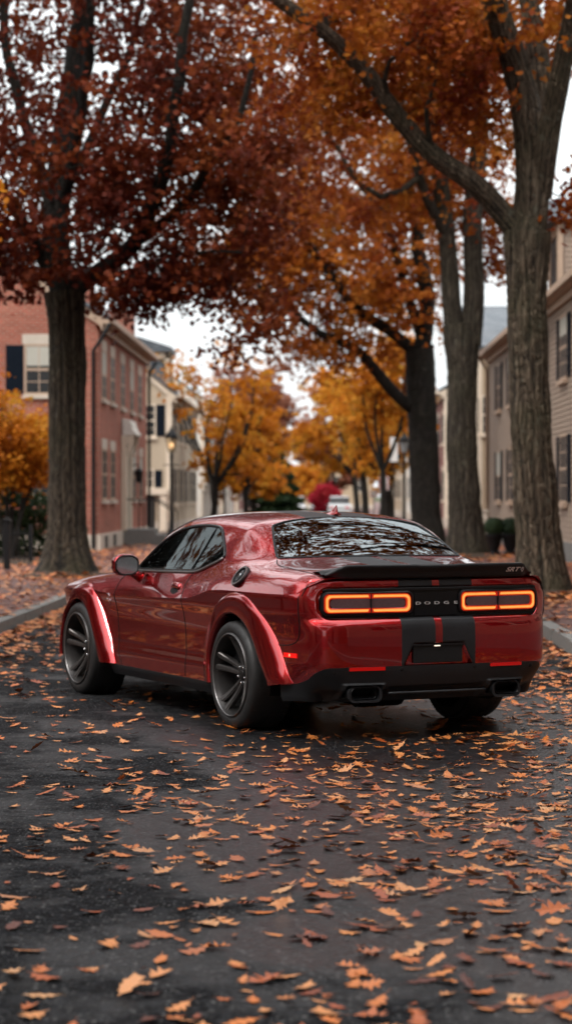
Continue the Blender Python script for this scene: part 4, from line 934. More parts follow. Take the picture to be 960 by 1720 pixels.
class Tree:
    def __init__(s, seed): s.r = np.random.default_rng(seed); s.relief = None; s.dark = None; s.br = []; s.nodes = []; s.nrad = []; s.tips = []; s.lp = []
    def limb(s, pts, r0, r1, n=None, wob=.0, attach=True, sides=10):
        P = crv(pts, n or max(6, int(np.linalg.norm(np.array(pts[-1])-np.array(pts[0]))/.35))) if len(pts) > 2 else np.linspace(pts[0], pts[1], n or 8)
        rr = np.linspace(r0, r1, len(P)) if not hasattr(r0, '__len__') else np.interp(np.linspace(0, 1, len(P)), np.linspace(0, 1, len(r0)), r0)
        if wob: P = P + s.r.normal(size=P.shape)*wob*np.linspace(0, 1, len(P))[:, None]
        s.br.append((P, rr, sides))
        if attach: s.nodes += [q for q in P]; s.nrad += list(rr)
        return P
    def grow(s, blobs, zmin_node=0., tip=.007, up=.25):
        """blobs: (centre, radii, n) - each target gets a branch from the nearest earlier wood"""
        T = []
        for c, rad, n in blobs:
            q = s.r.normal(size=(n, 3)); q /= np.linalg.norm(q, axis=1)[:, None]; q *= (s.r.uniform(.12, 1, n)**(1/2.2))[:, None]; T.append(np.array(c)+q*np.array(rad))
        T = np.vstack(T); N = np.array(s.nodes); NRd = np.array(s.nrad); ok = N[:, 2] > zmin_node; N = N[ok]; NRd = NRd[ok]
        d0 = np.array([np.min(np.linalg.norm(N-t, axis=1)) for t in T]); T = T[np.argsort(d0)]
        for t in T:
            w = N-t; d = np.sqrt((w*w).sum(1)); cost = d + .5*np.maximum(0, N[:, 2]-t[2])*1.0; i = int(np.argmin(cost)); p0 = N[i]; L = d[i]
            if L < .12: s.tips.append((t, t-p0)); continue
            n = max(3, int(L/.32)+2); u = np.linspace(0, 1, n)[:, None]; side = s.r.normal(size=3)*.12*L; P = p0+(t-p0)*u+np.sin(u*math.pi)*(np.array([0, 0, up*L*.5])+side)
            P[1:-1] += s.r.normal(size=P[1:-1].shape)*.03*L
            ra = min(NRd[i]*.62, .012+.016*L); rr = np.linspace(ra, tip, n); s.br.append((P, rr, 5 if ra > .02 else 4)); N = np.vstack([N, P[1:]]); NRd = np.concatenate([NRd, rr[1:]])
            s.tips.append((t, P[-1]-P[-2])); 
            if L > .8: s.tips.append((P[int(n*.6)], P[-1]-P[-2]))
    def leaf_pos(s, n, spread=.42, cluster=7):
        g = s.r; tp = np.array([t[0] for t in s.tips]); k_ = g.integers(0, len(tp), n//cluster+1)
        # small sprays of leaves around each tip
        c = tp[k_]+g.normal(size=(len(k_), 3))*np.array([spread, spread, spread*.62]); P = np.repeat(c, cluster, 0)+g.normal(size=(len(c)*cluster, 3))*np.array([.12, .12, .08]); return P[:n]
    def build(s, name, loc, bark_m, leaf_m, nleaf, size, label, cat='tree', group=None, spread=.42, hi=True, seed=0, cull=None, twig=True, droop=.5, cluster=7, bias=None, clear=0.):
        root = empty(name, loc, 0, label, cat, group); L = np.array(loc)
        m = MB()
        for P, rr, sd in s.br:
            m.tube([q-L for q in P], rr, sd, cap=False, jitter=.10 if sd >= 10 else 0)
        tk = m.build('trunk', bark_m, root, smooth=True)
        if s.relief is not None:
            mat_ = s.relief[2]; P_, rr_ = s.relief[:2]; obj('bark', relief_stem(P_-L, rr_, mat_, seed), tk)
            for q, (P_, rr_, sd) in enumerate([z_ for z_ in s.br[1:] if z_[2] >= 12]): obj('limb_bark', relief_stem(P_-L, rr_, (s.dark or mat_), seed+q+5, 300, 96, min(.018, .09*float(np.mean(rr_))), False), tk)
        P = s.leaf_pos(nleaf, spread, cluster)
        if cull is not None: P = P[cull(P)]
        if clear:      # leaves are sparse on the street side of the big limbs
            lp = np.vstack([np.c_[Q[::2], R_[::2]] for Q, R_, sd in s.br if sd >= 8]); lp = lp[lp[:, 3] > .035]; keep = np.ones(len(P), bool); C0 = np.array([0, 0, 1.57])
            for q in lp:
                dl = P[:, 1]/q[1]; near_ = (np.abs(P[:, 0]/P[:, 1]-q[0]/q[1])*q[1] < q[3]+.10) & (np.abs((P[:, 2]-1.57)/P[:, 1]-(q[2]-1.57)/q[1])*q[1] < .28) & (P[:, 1] < q[1]+.1); keep &= ~near_ | (s.r.uniform(size=len(P)) > clear)
            P = P[keep]
        b = bias(P) if bias is not None else None
        me = leaves_mesh('crown', P-L, size, leaf_m, hi, seed, b, droop); obj('crown', me, root); return root
def relief_stem(P, rr, mat, seed, n1=430, n2=128, amp=.026, base=True):
    """furrowed bark as real relief round the lower stem"""
    d = np.concatenate([[0], np.cumsum(np.linalg.norm(np.diff(P, axis=0), axis=1))]); f = spline(d, P); h = np.linspace(0, d[-1], n1); C_ = f(h); rad = np.interp(h, d, rr)
    T_ = np.gradient(C_, axis=0); T_ /= np.linalg.norm(T_, axis=1)[:, None]; A = np.cross(T_, [0, 1, .02]); A /= np.linalg.norm(A, axis=1)[:, None]; B = np.cross(T_, A)
    th = np.linspace(0, 2*math.pi, n2+1)[:-1]; TH, HH = np.meshgrid(th, h); g = np.random.default_rng(seed); R_ = np.zeros_like(TH); W_ = np.zeros_like(TH)
    for k_ in range(7): W_ += g.uniform(.25, .7)*np.sin(g.uniform(1, 7)*HH+g.integers(1, 5)*TH+g.uniform(0, 6))/ (1+k_*.3)
    for fr, a_ in ((13, 1.), (21, .8), (34, .5)):
        ph = g.uniform(0, 6.28); R_ += a_*np.abs(np.sin(fr*TH*.5*2/2+W_*.75+ph+.40*np.sin(HH*g.uniform(2, 4)+TH*2)))**.7
    R_ /= 2.3; cracks = np.abs(np.sin(HH*14+2.5*np.sin(TH*5+HH*1.3)+W_*3))**.35; R_ = R_*(.50+.50*cracks); lump = .02*np.sin(HH*3.1+TH*2+seed)+.015*np.sin(HH*6.3-TH*3)
    r_ = rad[:, None]*(1+lump*1.0)+amp*(R_*2-.6)
    but = np.exp(-np.clip(h, 0, None)/.30)[:, None]*.10*np.sin(TH*5+seed); r_ = r_*(1+(but if base else 0))
    V = C_[:, None]+A[:, None]*(np.cos(TH)*r_)[..., None]+B[:, None]*(np.sin(TH)*r_)[..., None]; V[0, :, 2] -= .1*base
    idx = np.arange(n1*n2).reshape(n1, n2); q = np.stack([idx[:-1], np.roll(idx, -1, 1)[:-1], np.roll(idx, -1, 1)[1:], idx[1:]], -1).reshape(-1, 4)
    me = np_mesh('bark', V.reshape(-1, 3), q, np.full(len(q), 4), [mat], None, True); at = me.attributes.new('ridge', 'FLOAT', 'POINT'); at.data.foreach_set('value', np.clip(R_, 0, 1).astype(np.float32).ravel()); return me
def trunk_rings(t, base, pts, radii, flare=1.6, sides=20):
    """main stem with root flare and uneven girth"""
    P = crv(pts, 46) if len(pts) > 2 else np.linspace(pts[0], pts[1], 46); rr = np.interp(np.linspace(0, 1, 46), np.linspace(0, 1, len(radii)), radii)
    h = P[:, 2]-base[2]; rr = rr*(1+(flare-1)*np.exp(-np.clip(h, 0, None)/.38))*(1+.025*np.sin(h*2.1+base[0])+.02*np.sin(h*5.3)); t.br.append((P, rr, sides)); t.nodes += [q for q in P]; t.nrad += list(rr); return P

# left maroon oak -----------------------------------------------------
D = 40.; t = Tree(11); b = px(112, 968, D); b[2] = .10
trunk_rings(t, b, [b, px(113, 860, D), px(113, 700, D), px(113, 560, D), px(108, 490, D)], [.35, .31, .30, .305, .34], 1.7); t.relief = (t.br[0][0], t.br[0][1], M['bark_near_dark'])
J = px(110, 495, D)
t.limb([J, px(95, 420, D), px(100, 300, D+.5), px(118, 150, D+1), px(150, -60, D+1.5)], .27, .15, wob=.02)
t.limb([px(120, 490, D), px(190, 440, D-.3), px(232, 400, D-1), px(262, 330, D-1.5), px(285, 240, D-2), px(300, 120, D-2.5), px(330, -60, D-3)], .17, .07, wob=.03)
t.limb([px(225, 410, D-.9), px(290, 360, D-1.2), px(352, 280, D-2), px(395, 210, D-2.5), px(430, 60, D-3)], .10, .04, wob=.03)
t.limb([J, px(70, 430, D), px(40, 380, D-.5), px(-40, 250, D-1)], .16, .06, wob=.03)
t.limb([px(104, 400, D), px(60, 260, D+.6), px(20, 120, D+1), px(0, -40, D+1.2)], .14, .07, wob=.03)
t.limb([px(108, 330, D), px(135, 200, D-.6), px(150, 80, D-1), px(150, -60, D-1.5)], .12, .07, wob=.03)
t.limb([px(125, 300, D+.8), px(180, 170, D+1.5), px(225, 60, D+2), px(250, -60, D+2)], .10, .05, wob=.03)
t.limb([px(160, 470, D), px(250, 445, D-1), px(330, 420, D-2), px(400, 425, D-2.5)], .06, .02, wob=.04)
t.grow([(px(110, 150, D), (4.6, 3.2, 3.0), 190), (px(300, 230, D-1), (2.4, 2.6, 2.6), 130), (px(20, 330, D-1), (2.2, 2.4, 1.5), 60), (px(250, 480, D-1.2), (1.9, 1.9, .42), 60), (px(400, 330, D-1.5), (1.1, 1.8, 1.5), 50),
        (px(150, -200, D), (6, 4, 3), 150), (px(40, 470, D-1.5), (1.0, 1.2, .35), 16), (px(425, 545, D-1.6), (.35, .8, .6), 14), (px(110, 330, D-2.4), (1.7, .7, 1.6), 60)], 3.5)
t.build('oak_tree', tuple(b), M['bark_dark'], M['leaf_red'], 56000, .124, 'large dark oak at left with a maroon crown hanging over the brick house', seed=3, spread=.31, clear=.62,
        bias=lambda P: np.clip((P[:, 0]+3.2)/3.5, 0, 1)*.9)
# right near oak -------------------------------------------------------
D = 32.; t = Tree(21); b = px(908, 1004, D); b[2] = .10
trunk_rings(t, b, [b, px(903, 900, D), px(893, 760, D), px(886, 600, D), px(884, 480, D), px(884, 390, D)], [.32, .29, .265, .255, .265, .30], 1.5, 24); t.relief = (t.br[0][0], t.br[0][1], M['bark_near'])
t.limb([px(884, 400, D), px(893, 300, D), px(885, 200, D), px(868, 120, D), px(838, 30, D-.3), px(810, -60, D-.6)], .25, .14, wob=.01, sides=14); t.dark = None
t.limb([px(905, 330, D), px(925, 200, D-.4), px(945, 100, D-.8), px(965, -20, D-1.2)], .17, .11, wob=.01, sides=12)
t.limb([px(895, 260, D+.3), px(905, 130, D+.8), px(890, 20, D+1), px(880, -80, D+1)], .20, .11, wob=.01, sides=12)
LB = t.limb([px(878, 400, D), px(848, 366, D), px(800, 312, D-.2), px(730, 262, D-.4), px(672, 200, D-.6), px(620, 130, D-.8), px(560, 68, D-1), px(500, 22, D-1.2), px(440, -20, D-1.5)], .155, .075, wob=.012, sides=12)
t.limb([px(660, 190, D-.6), px(650, 110, D-1), px(700, 60, D-1.2)], .05, .02, wob=.03); t.limb([px(730, 262, D-.4), px(715, 190, D-.8), px(730, 120, D-1)], .05, .02, wob=.03); t.limb([px(560, 68, D-1), px(545, 30, D-1), px(580, -40, D-1)], .045, .02, wob=.03)
t.grow([(px(640, 60, D-.5), (1.9, 1.6, .95), 120), (px(760, 140, D), (.95, 1.5, 1.0), 60), (px(930, 50, D), (.9, 1.6, .8), 40), (px(750, -120, D), (4, 3, 1.4), 110), (px(965, 340, D), (.35, .6, .35), 9), (px(560, 190, D-.2), (.9, 1., .5), 24)], 5.2)
t.build('oak_tree', tuple(b), M['bark'], M['leaf_rust'], 19000, .104, 'near rough-barked trunk at right of the street with a long limb arching left', seed=4, spread=.28, clear=.9)
# right second, two stems ---------------------------------------------
D = 52.; t = Tree(31); b = px(782, 940, D); b[2] = .10
trunk_rings(t, b, [b, px(780, 850, D), px(774, 720, D), px(776, 620, D), px(772, 545, D)], [.42, .345, .32, .33, .37], 1.4, 22); t.relief = (t.br[0][0], t.br[0][1], M['bark_near_grey'])
t.limb([px(762, 580, D), px(756, 480, D), px(750, 400, D), px(738, 300, D), px(724, 180, D), px(705, 40, D), px(700, -60, D)], .215, .13, wob=.012, sides=14)
t.limb([px(790, 580, D), px(795, 480, D), px(793, 380, D), px(800, 290, D+.3), px(806, 180, D+.5), px(800, -60, D)], .235, .15, wob=.012, sides=14)
t.limb([px(752, 400, D), px(715, 330, D-.5), px(690, 250, D-1), px(672, 150, D-1.5)], .14, .06, wob=.02); t.limb([px(700, 300, D-.8), px(640, 330, D-1), px(560, 240, D-1.4), px(520, 160, D-2)], .08, .03, wob=.03)
t.grow([(px(620, 260, D), (3.0, 2.6, 2.2), 150), (px(780, 230, D), (1.6, 2.2, 2.8), 90), (px(690, 60, D), (3.6, 3, 2.2), 110), (px(825, 400, D+1), (.55, 1.2, 1.1), 26), (px(800, -80, D), (4, 3, 2), 70)], 5.5)
t.build('oak_tree', tuple(b), M['limb_grey'], M['leaf_rust'], 29000, .124, 'broad grey trunk forking into two upright stems, behind the near right tree', seed=5, spread=.36, clear=.8)
# right third -----------------------------------------------------------
D = 66.; t = Tree(41); b = px(716, 910, D); b[2] = .10
trunk_rings(t, b, [b, px(714, 850, D), px(710, 740, D), px(706, 640, D), px(704, 580, D)], [.50, .44, .44, .44, .42], 1.3, 18)
t.limb([px(704, 600, D), px(716, 500, D), px(700, 400, D), px(712, 300, D), px(690, 180, D)], .27, .12, wob=.03, sides=12)
t.limb([px(698, 690, D), px(670, 668, D-.3), px(636, 630, D-.6), px(600, 588, D-1), px(540, 560, D-1.4), px(490, 520, D-1.8), px(430, 480, D-2)], .20, .06, wob=.03, sides=10)
t.limb([px(704, 600, D), px(660, 560, D-.4), px(600, 520, D-1), px(540, 440, D-1.5), px(470, 350, D-2)], .19, .06, wob=.03, sides=10)
t.limb([px(704, 560, D), px(668, 440, D), px(640, 360, D-.6), px(575, 280, D-1)], .16, .06, wob=.03, sides=10)
t.grow([(px(560, 470, D-1), (3.2, 2.6, 1.5), 170), (px(480, 400, D-1), (2.0, 2.2, 1.6), 90), (px(680, 380, D), (1.6, 2.4, 2.4), 90), (px(620, 300, D), (3.6, 3, 1.8), 90), (px(560, 585, D-1), (1.6, 1.6, .5), 46), (px(690, 540, D-1), (.7, 1.2, 1.2), 24), (px(600, 100, D), (5, 4, 3), 60)], 5.0)
t.build('oak_tree', tuple(b), M['bark_dark'], M['leaf_rust'], 34000, .148, 'dark trunk right of centre with low limbs reaching left over the street', seed=6, spread=.42, clear=.85, bias=lambda P: .9-np.clip((P[:, 2]-6)/9, 0, 1)*.5)
# street trees beyond, thinner, orange ------------------------------------
def street_tree(D, xb, cx, cyy, rx_, rz_, lm, nl, size, label, seed, lean=0, trunk=.16, group=None, nb=90, bm=None, name='maple_tree', fork=None):
    t = Tree(seed); b = px(xb, 900, D); b[2] = .12; top = px(cx, cyy, D); fk = b+(top-b)*.42; fk[0] = b[0]+(top[0]-b[0])*.2
    trunk_rings(t, b, [b, b*.5+fk*.5+np.array([.05, 0, 0]), fk], [trunk, trunk*.85, trunk*.8], 1.25, 10)
    for i in range(5):
        a = 2*math.pi*i/5+seed; e_ = top+np.array([math.cos(a)*rx_*.6, math.sin(a)*rx_*.5, rz_*random.uniform(.1, .7)]); mid = (fk+e_)/2+np.array([math.cos(a)*.3, 0, -.2]); t.limb([fk, mid, e_], trunk*.55, trunk*.15, wob=.04, sides=6)
    t.grow([(top+np.array([math.cos(q*1.7+seed)*rx_*.55, math.sin(q*2.3+seed)*rx_*.5, rz_*(q-2)*.32]), (rx_*(.62-.06*q), rx_*.55, rz_*.42), nb//5) for q in range(5)], fk[2]-.3, tip=.012)
    return t.build(name, tuple(b), bm or M['bark_dark'], lm, nl, size, label, seed=seed, spread=.42, hi=False, group=group)
street_tree(72, 352, 398, 690, 1.2, 2.1, M['leaf_orange'], 1100, .17, 'thin young maple with sparse orange leaves beside the left lamp', 51, trunk=.13, nb=50)
street_tree(86, 362, 300, 640, 1.0, 1.0, M['leaf_orange'], 420, .17, 'bare slender maple with few leaves in front of the cream house', 52, trunk=.10, nb=40)
street_tree(92, 410, 418, 735, 1.6, 1.9, M['leaf_orange'], 3400, .19, 'orange maple on the left pavement beyond the cream house', 53, trunk=.14)
street_tree(120, 425, 418, 790, 2.2, 1.5, M['leaf_orange'], 3200, .24, 'second orange maple behind the orange one on the left pavement', 54, trunk=.15)
street_tree(88, 655, 632, 715, 1.6, 1.9, M['leaf_yellow'], 3300, .19, 'golden maple on the right pavement under the dark limbs', 55, trunk=.18)
street_tree(98, 612, 602, 690, 1.8, 2.4, M['leaf_orange'], 3200, .21, 'bright orange maple beyond the golden one on the right pavement', 56, trunk=.19)
street_tree(76, 640, 650, 640, 1.3, 1.7, M['leaf_orange'], 3000, .17, 'small orange maple close behind the dark trunk right of centre', 57, trunk=.14)
street_tree(140, 600, 566, 705, 2.6, 3.2, M['leaf_orange'], 4200, .28, 'rounded orange maple far down the right side of the street', 58, trunk=.22)
street_tree(150, 425, 430, 690, 2.6, 3.0, M['leaf_pink'], 3200, .30, 'tall russet maple far down the left side of the street', 59, trunk=.22)
street_tree(200, 560, 560, 770, 4.5, 3.2, M['leaf_pink'], 6000, .38, 'russet maple near the far end on the right', 60, trunk=.28)
street_tree(210, 462, 452, 700, 3.6, 5.0, M['leaf_pink'], 3800, .40, 'tall pinkish maple closing the view at the far end', 61, trunk=.3)
street_tree(190, 470, 480, 808, 3.4, 1.3, M['leaf_orange'], 3500, .34, 'low orange maple at the far end left of the red shrub', 62, trunk=.18)
street_tree(260, 420, 415, 770, 6.5, 4.5, M['leaf_orange'], 5000, .5, 'broad amber maple behind the russet trees at the far end', 63, trunk=.3)
street_tree(165, 640, 655, 760, 3.0, 2.6, M['leaf_orange'], 4500, .30, 'orange maple far down the right pavement beside the hanging sign', 64, trunk=.2)
# overhead trees by the car (mostly above the frame; they shade and are mirrored in the car)
def overhead(x, y, seed, lm, n, label, h=8.0, rx_=5.0):
    t = Tree(seed); b = np.array([x, y, .1]); s_ = 1 if x < 0 else -1
    trunk_rings(t, b, [b, b+[.05, 0, 2.5], b+[.1*s_, .1, 5.2]], [.36, .32, .30], 1.5, 14)
    J = b+[.1*s_, .1, 5.2]
    for dx, dy, dz, r_ in ((4.4*s_, .6, 3.8, .15), (1.5*s_, 2.8, 4.0, .13), (1.6*s_, -2.8, 3.9, .13), (-2.2*s_, .3, 4.2, .14), (3.0*s_, -1.4, 4.8, .11), (.3*s_, .2, 6.2, .16)):
        e_ = J+[dx, dy, dz]; t.limb([J, J+[dx*.4, dy*.4, dz*.55], e_], r_, .05, wob=.04, sides=8)
    t.grow([(J+[2.2*s_, 0, 4.2], (rx_, 4.6, 1.7), 170), (J+[0, 0, 6], (3.6, 3.6, 2), 60)], 5.5)
    t.build('oak_tree', tuple(b), M['bark_dark'], lm, n, .19, label, seed=seed, spread=.5, hi=False, cull=lambda P: P[:, 2] > 1.9+.2236*np.clip(P[:, 1], 0, 99)+.75)
overhead(-5.0, 21, 71, M['leaf_red'], 5000, 'maroon oak beside the car, its crown just above the picture')
overhead(4.1, 21.5, 72, M['leaf_rust'], 7500, 'rust oak at the right kerb beside the car, above the picture')
overhead(-5.0, 5, 73, M['leaf_rust'], 7000, 'rust oak on the left pavement behind the viewpoint')
overhead(4.2, 3, 74, M['leaf_red'], 7000, 'maroon oak on the right pavement behind the viewpoint')
overhead(-5.0, -11, 75, M['leaf_red'], 9000, 'unseen maroon oak further back on the left pavement')  # from here back: unseen oaks, added to darken the low sky behind
overhead(4.2, -13, 76, M['leaf_rust'], 9000, 'rust oak further back on the right pavement, out of the picture')
overhead(-5.0, -27, 77, M['leaf_rust'], 8000, 'rust oak far back on the left pavement, out of the picture')
overhead(4.2, -29, 78, M['leaf_red'], 8000, 'maroon oak far back on the right pavement, out of the picture')
def unseen_garden_tree(x, y, seed, lm, n, label, top=5.2, rr=2.3):  # unseen trees, added to mottle the reflection in the car's side glass
    t = Tree(seed); b = np.array([x, y, .12]); trunk_rings(t, b, [b, b+[.05, .1, 1.2], b+[.1, 0, 2.4]], [.17, .15, .13], 1.4, 10); J = b+[.1, 0, 2.4]
    for i in range(6):
        a = i*1.05+seed; t.limb([J, J+[math.cos(a)*.7, math.sin(a)*.7, 1.2], J+[math.cos(a)*rr*.7, math.sin(a)*rr*.7, top-2.4+(i % 3)*.5]], .075, .02, wob=.04, sides=6)
    t.grow([(b+[0, 0, top], (rr, rr, 1.7), 130)], 1.5, tip=.008); t.build('maple_tree', tuple(b), M['bark_dark'], lm, n, .13, label, seed=seed, spread=.38, hi=False)
unseen_garden_tree(-6.7, 24.6, 91, M['leaf_rust'], 7500, 'unseen young rust maple before the low carriage house beside the car', 5.0, 2.2)
unseen_garden_tree(-6.9, 31.2, 92, M['leaf_orange'], 7000, 'unseen young orange maple at the far end of the low carriage house', 5.6, 2.0)
unseen_garden_tree(-7.0, 18.2, 93, M['leaf_red'], 6500, 'unseen young maroon maple at the near end of the low carriage house', 5.4, 2.0)
# small japanese-style maple, hedge and conifer ------------------------------
D = 50.; t = Tree(81); b = px(20, 950, D); b[2] = .12
for q in ((-40, 700), (20, 700), (55, 720), (0, 660), (70, 780)): t.limb([b, px(q[0]*.5+10, 840, D), px(q[0], q[1], D)], .07, .02, wob=.03, sides=6)
t.grow([(px(10, 740, D), (1.05, 1.0, 1.15), 90), (px(55, 770, D-.3), (.35, .6, .6), 20), (px(-60, 700, D), (1.2, 1, 1.4), 40)], .8)
t.build('garden_maple', tuple(b), M['bark_dark'], M['leaf_orange'], 9000, .105, 'small bushy orange maple in front of the brick gable wall', seed=8, spread=.22, hi=False, droop=.9)
def shrub(name, c, rad, n, size, mat, label, seed, cat='shrub', group=None, z0=.13, trunkm=None, box=False):
    g = np.random.default_rng(seed); c = np.array(c, float); q = g.normal(size=(n, 3)); q /= np.linalg.norm(q, axis=1)[:, None]
    if box: q = g.uniform(-1, 1, (n, 3)); q /= np.maximum(np.abs(q).max(1)[:, None], 1e-3)
    q *= (g.uniform(.55, 1.02, n)**.8)[:, None]; lump = 1+.16*np.sin(q[:, 0]*5+seed)*np.cos(q[:, 2]*6+seed*2)+.1*np.sin(q[:, 1]*9); P = c+q*np.array(rad)*lump[:, None]; P = P[P[:, 2] > z0]
    root = empty(name, (c[0], c[1], z0), 0, label, cat, group); L = np.array([c[0], c[1], z0]); obj('foliage', leaves_mesh('foliage', P-L, size, mat, False, seed), root)
    m = MB()
    for i in range(7):
        a = g.uniform(0, 6.28); m.tube([(0, 0, -.02), (math.cos(a)*rad[0]*.3, math.sin(a)*rad[1]*.3, (c[2]-z0)*.6), (math.cos(a)*rad[0]*.6, math.sin(a)*rad[1]*.6, c[2]-z0+rad[2]*.4)], [.025, .018, .008], 5)
    m.build('stem', trunkm or M['bark_dark'], root); return root
c = px(20, 872, 52); shrub('dark_hedge', (c[0]-1., c[1], .95), (2.4, .9, .95), 9000, .10, M['leaf_green'], 'dark green hedge behind the iron fence below the orange garden maple', 5, 'hedge')
c = px(548, 832, 170); shrub('crimson_shrub', (c[0], c[1], 1.2), (1.25, 1.2, 1.25), 3500, .20, M['leaf_crimson'], 'bright crimson round shrub at the far end of the street', 6)
def conifer(c, h, r_, seed, label):
    g = np.random.default_rng(seed); n = 5000; u = g.uniform(0, 1, n)**.7; a = g.uniform(0, 6.28, n); rr = r_*(1-u*.0-(1-u)*.0)*(u)*(.5+.5*g.uniform(0, 1, n)**.5)*(1+.25*np.sin(u*40))
    P = np.stack([np.cos(a)*rr, np.sin(a)*rr, h*(1-u)+.4], 1); root = empty('conifer', (c[0], c[1], .1), 0, label, 'tree'); obj('crown', leaves_mesh('crown', P, .34, M['leaf_green'], False, seed), root)
    m = MB(); m.tube([(0, 0, 0), (0, 0, h)], [.22, .03], 8); m.build('trunk', M['bark_dark'], root)
c = px(466, 860, 135); conifer(c, 4.6, 1.5, 9, 'dark green conifer among the orange trees left of the vanishing point')
# ---------------------------------------------------------------- houses
class Wall:
    """maps (u along, n out, z) to the world. axis 'x': facade x=p facing out (+1/-1), u=y. axis 'y': gable y=p facing -y, u=x"""
    def __init__(s, axis, p, out=1, off=0.): s.a = axis; s.p = p; s.o = out; s.off = off
    def __call__(s, u, n, z): return (s.p+s.o*n, u, z) if s.a == 'x' else (u, s.p-n, z)
    def box(s, m, u0, u1, n0, n1, z0, z1):
        a = s(u0, n0, z0); b = s(u1, n1, z1); m.box(a[0], b[0], a[1], b[1], a[2], b[2])
def window(house, W, u, z0, z1, w, frame_m, trim_m, shutters=None, lintel=0, sill=True, blind=0., grid=(2, 2), side=(1, 1), pane=None):
    W = Wall(W.a, W.p+(W.off*W.o if W.a == 'x' else -W.off), W.o)
    h = w/2; wd = empty('window'); wd.parent = house
    m = MB(); W.box(m, u-h, u+h, .004, .012, z0, z1); m.build('pane', pane or M['pane'], wd)
    f = MB(); t = .055
    W.box(f, u-h-t, u-h, .0, .018, z0-t, z1+t); W.box(f, u+h, u+h+t, 0, .018, z0-t, z1+t); W.box(f, u-h, u+h, 0, .018, z1, z1+t); W.box(f, u-h, u+h, 0, .018, z0-t, z0)
    zm = (z0+z1)/2; W.box(f, u-h, u+h, .012, .0165, zm-.03, zm+.03)
    for i in range(1, grid[0]+1):
        uu = u-h+w*i/(grid[0]+1); W.box(f, uu-.011, uu+.011, .0125, .0155, z0, z1)
    for zz0, zz1 in ((z0, zm-.03), (zm+.03, z1)):
        for j in range(1, grid[1]): q = zz0+(zz1-zz0)*j/grid[1]; W.box(f, u-h, u+h, .0127, .0152, q-.011, q+.011)
    f.build('frame', frame_m, wd)
    if blind: m = MB(); W.box(m, u-h+.01, u+h-.01, .0122, .0124+.003, z1-(z1-z0)*blind, z1-.01); m.build('blind', M['blind'], wd)
    if sill: m = MB(); W.box(m, u-h-.10, u+h+.10, .0, .09, z0-t-.10, z0-t-.003); m.build('sill', trim_m, wd)
    if lintel: m = MB(); W.box(m, u-h-.10, u+h+.10, .0, .02, z1+t+.003, z1+t+lintel); m.build('lintel', trim_m, wd)
    if shutters is not None:
        sw = w*.46
        for q, on in ((-1, side[0]), (1, side[1])):
            if not on: continue
            c = u+q*(h+t+sw/2+.015); m = MB(); W.box(m, c-sw/2, c+sw/2, .002, .020, z0-.03, z1+.03)
            n = int((z1-z0)/.07)
            for i in range(n): zz = z0+.04+(z1-z0-.08)*i/n; W.box(m, c-sw/2+.05, c+sw/2-.05, .0205, .025, zz, zz+.035)
            m.build('shutter', shutters, wd)
    return wd
def boards(m, W, u0, u1, z0, z1, pitch=.115, top=None):
    """clapboards: tapered strips; top(u)->z clips them under a gable"""
    z = z0
    while z < z1:
        zz = min(z+pitch, z1); a0, a1 = u0, u1
        if top is not None:
            us = np.linspace(u0, u1, 120); ok = us[top(us) > z+pitch*.6]
            if len(ok) < 2: break
            a0, a1 = ok[0], ok[-1]
        v = [W(a0, .0, z), W(a1, .0, z), W(a1, .032, z), W(a0, .032, z), W(a0, .0, zz), W(a1, .0, zz), W(a1, .012, zz), W(a0, .012, zz)]
        m.add(v, [(0, 1, 2, 3), (4, 7, 6, 5), (0, 4, 5, 1), (3, 2, 6, 7), (0, 3, 7, 4), (1, 5, 6, 2)]); z += pitch
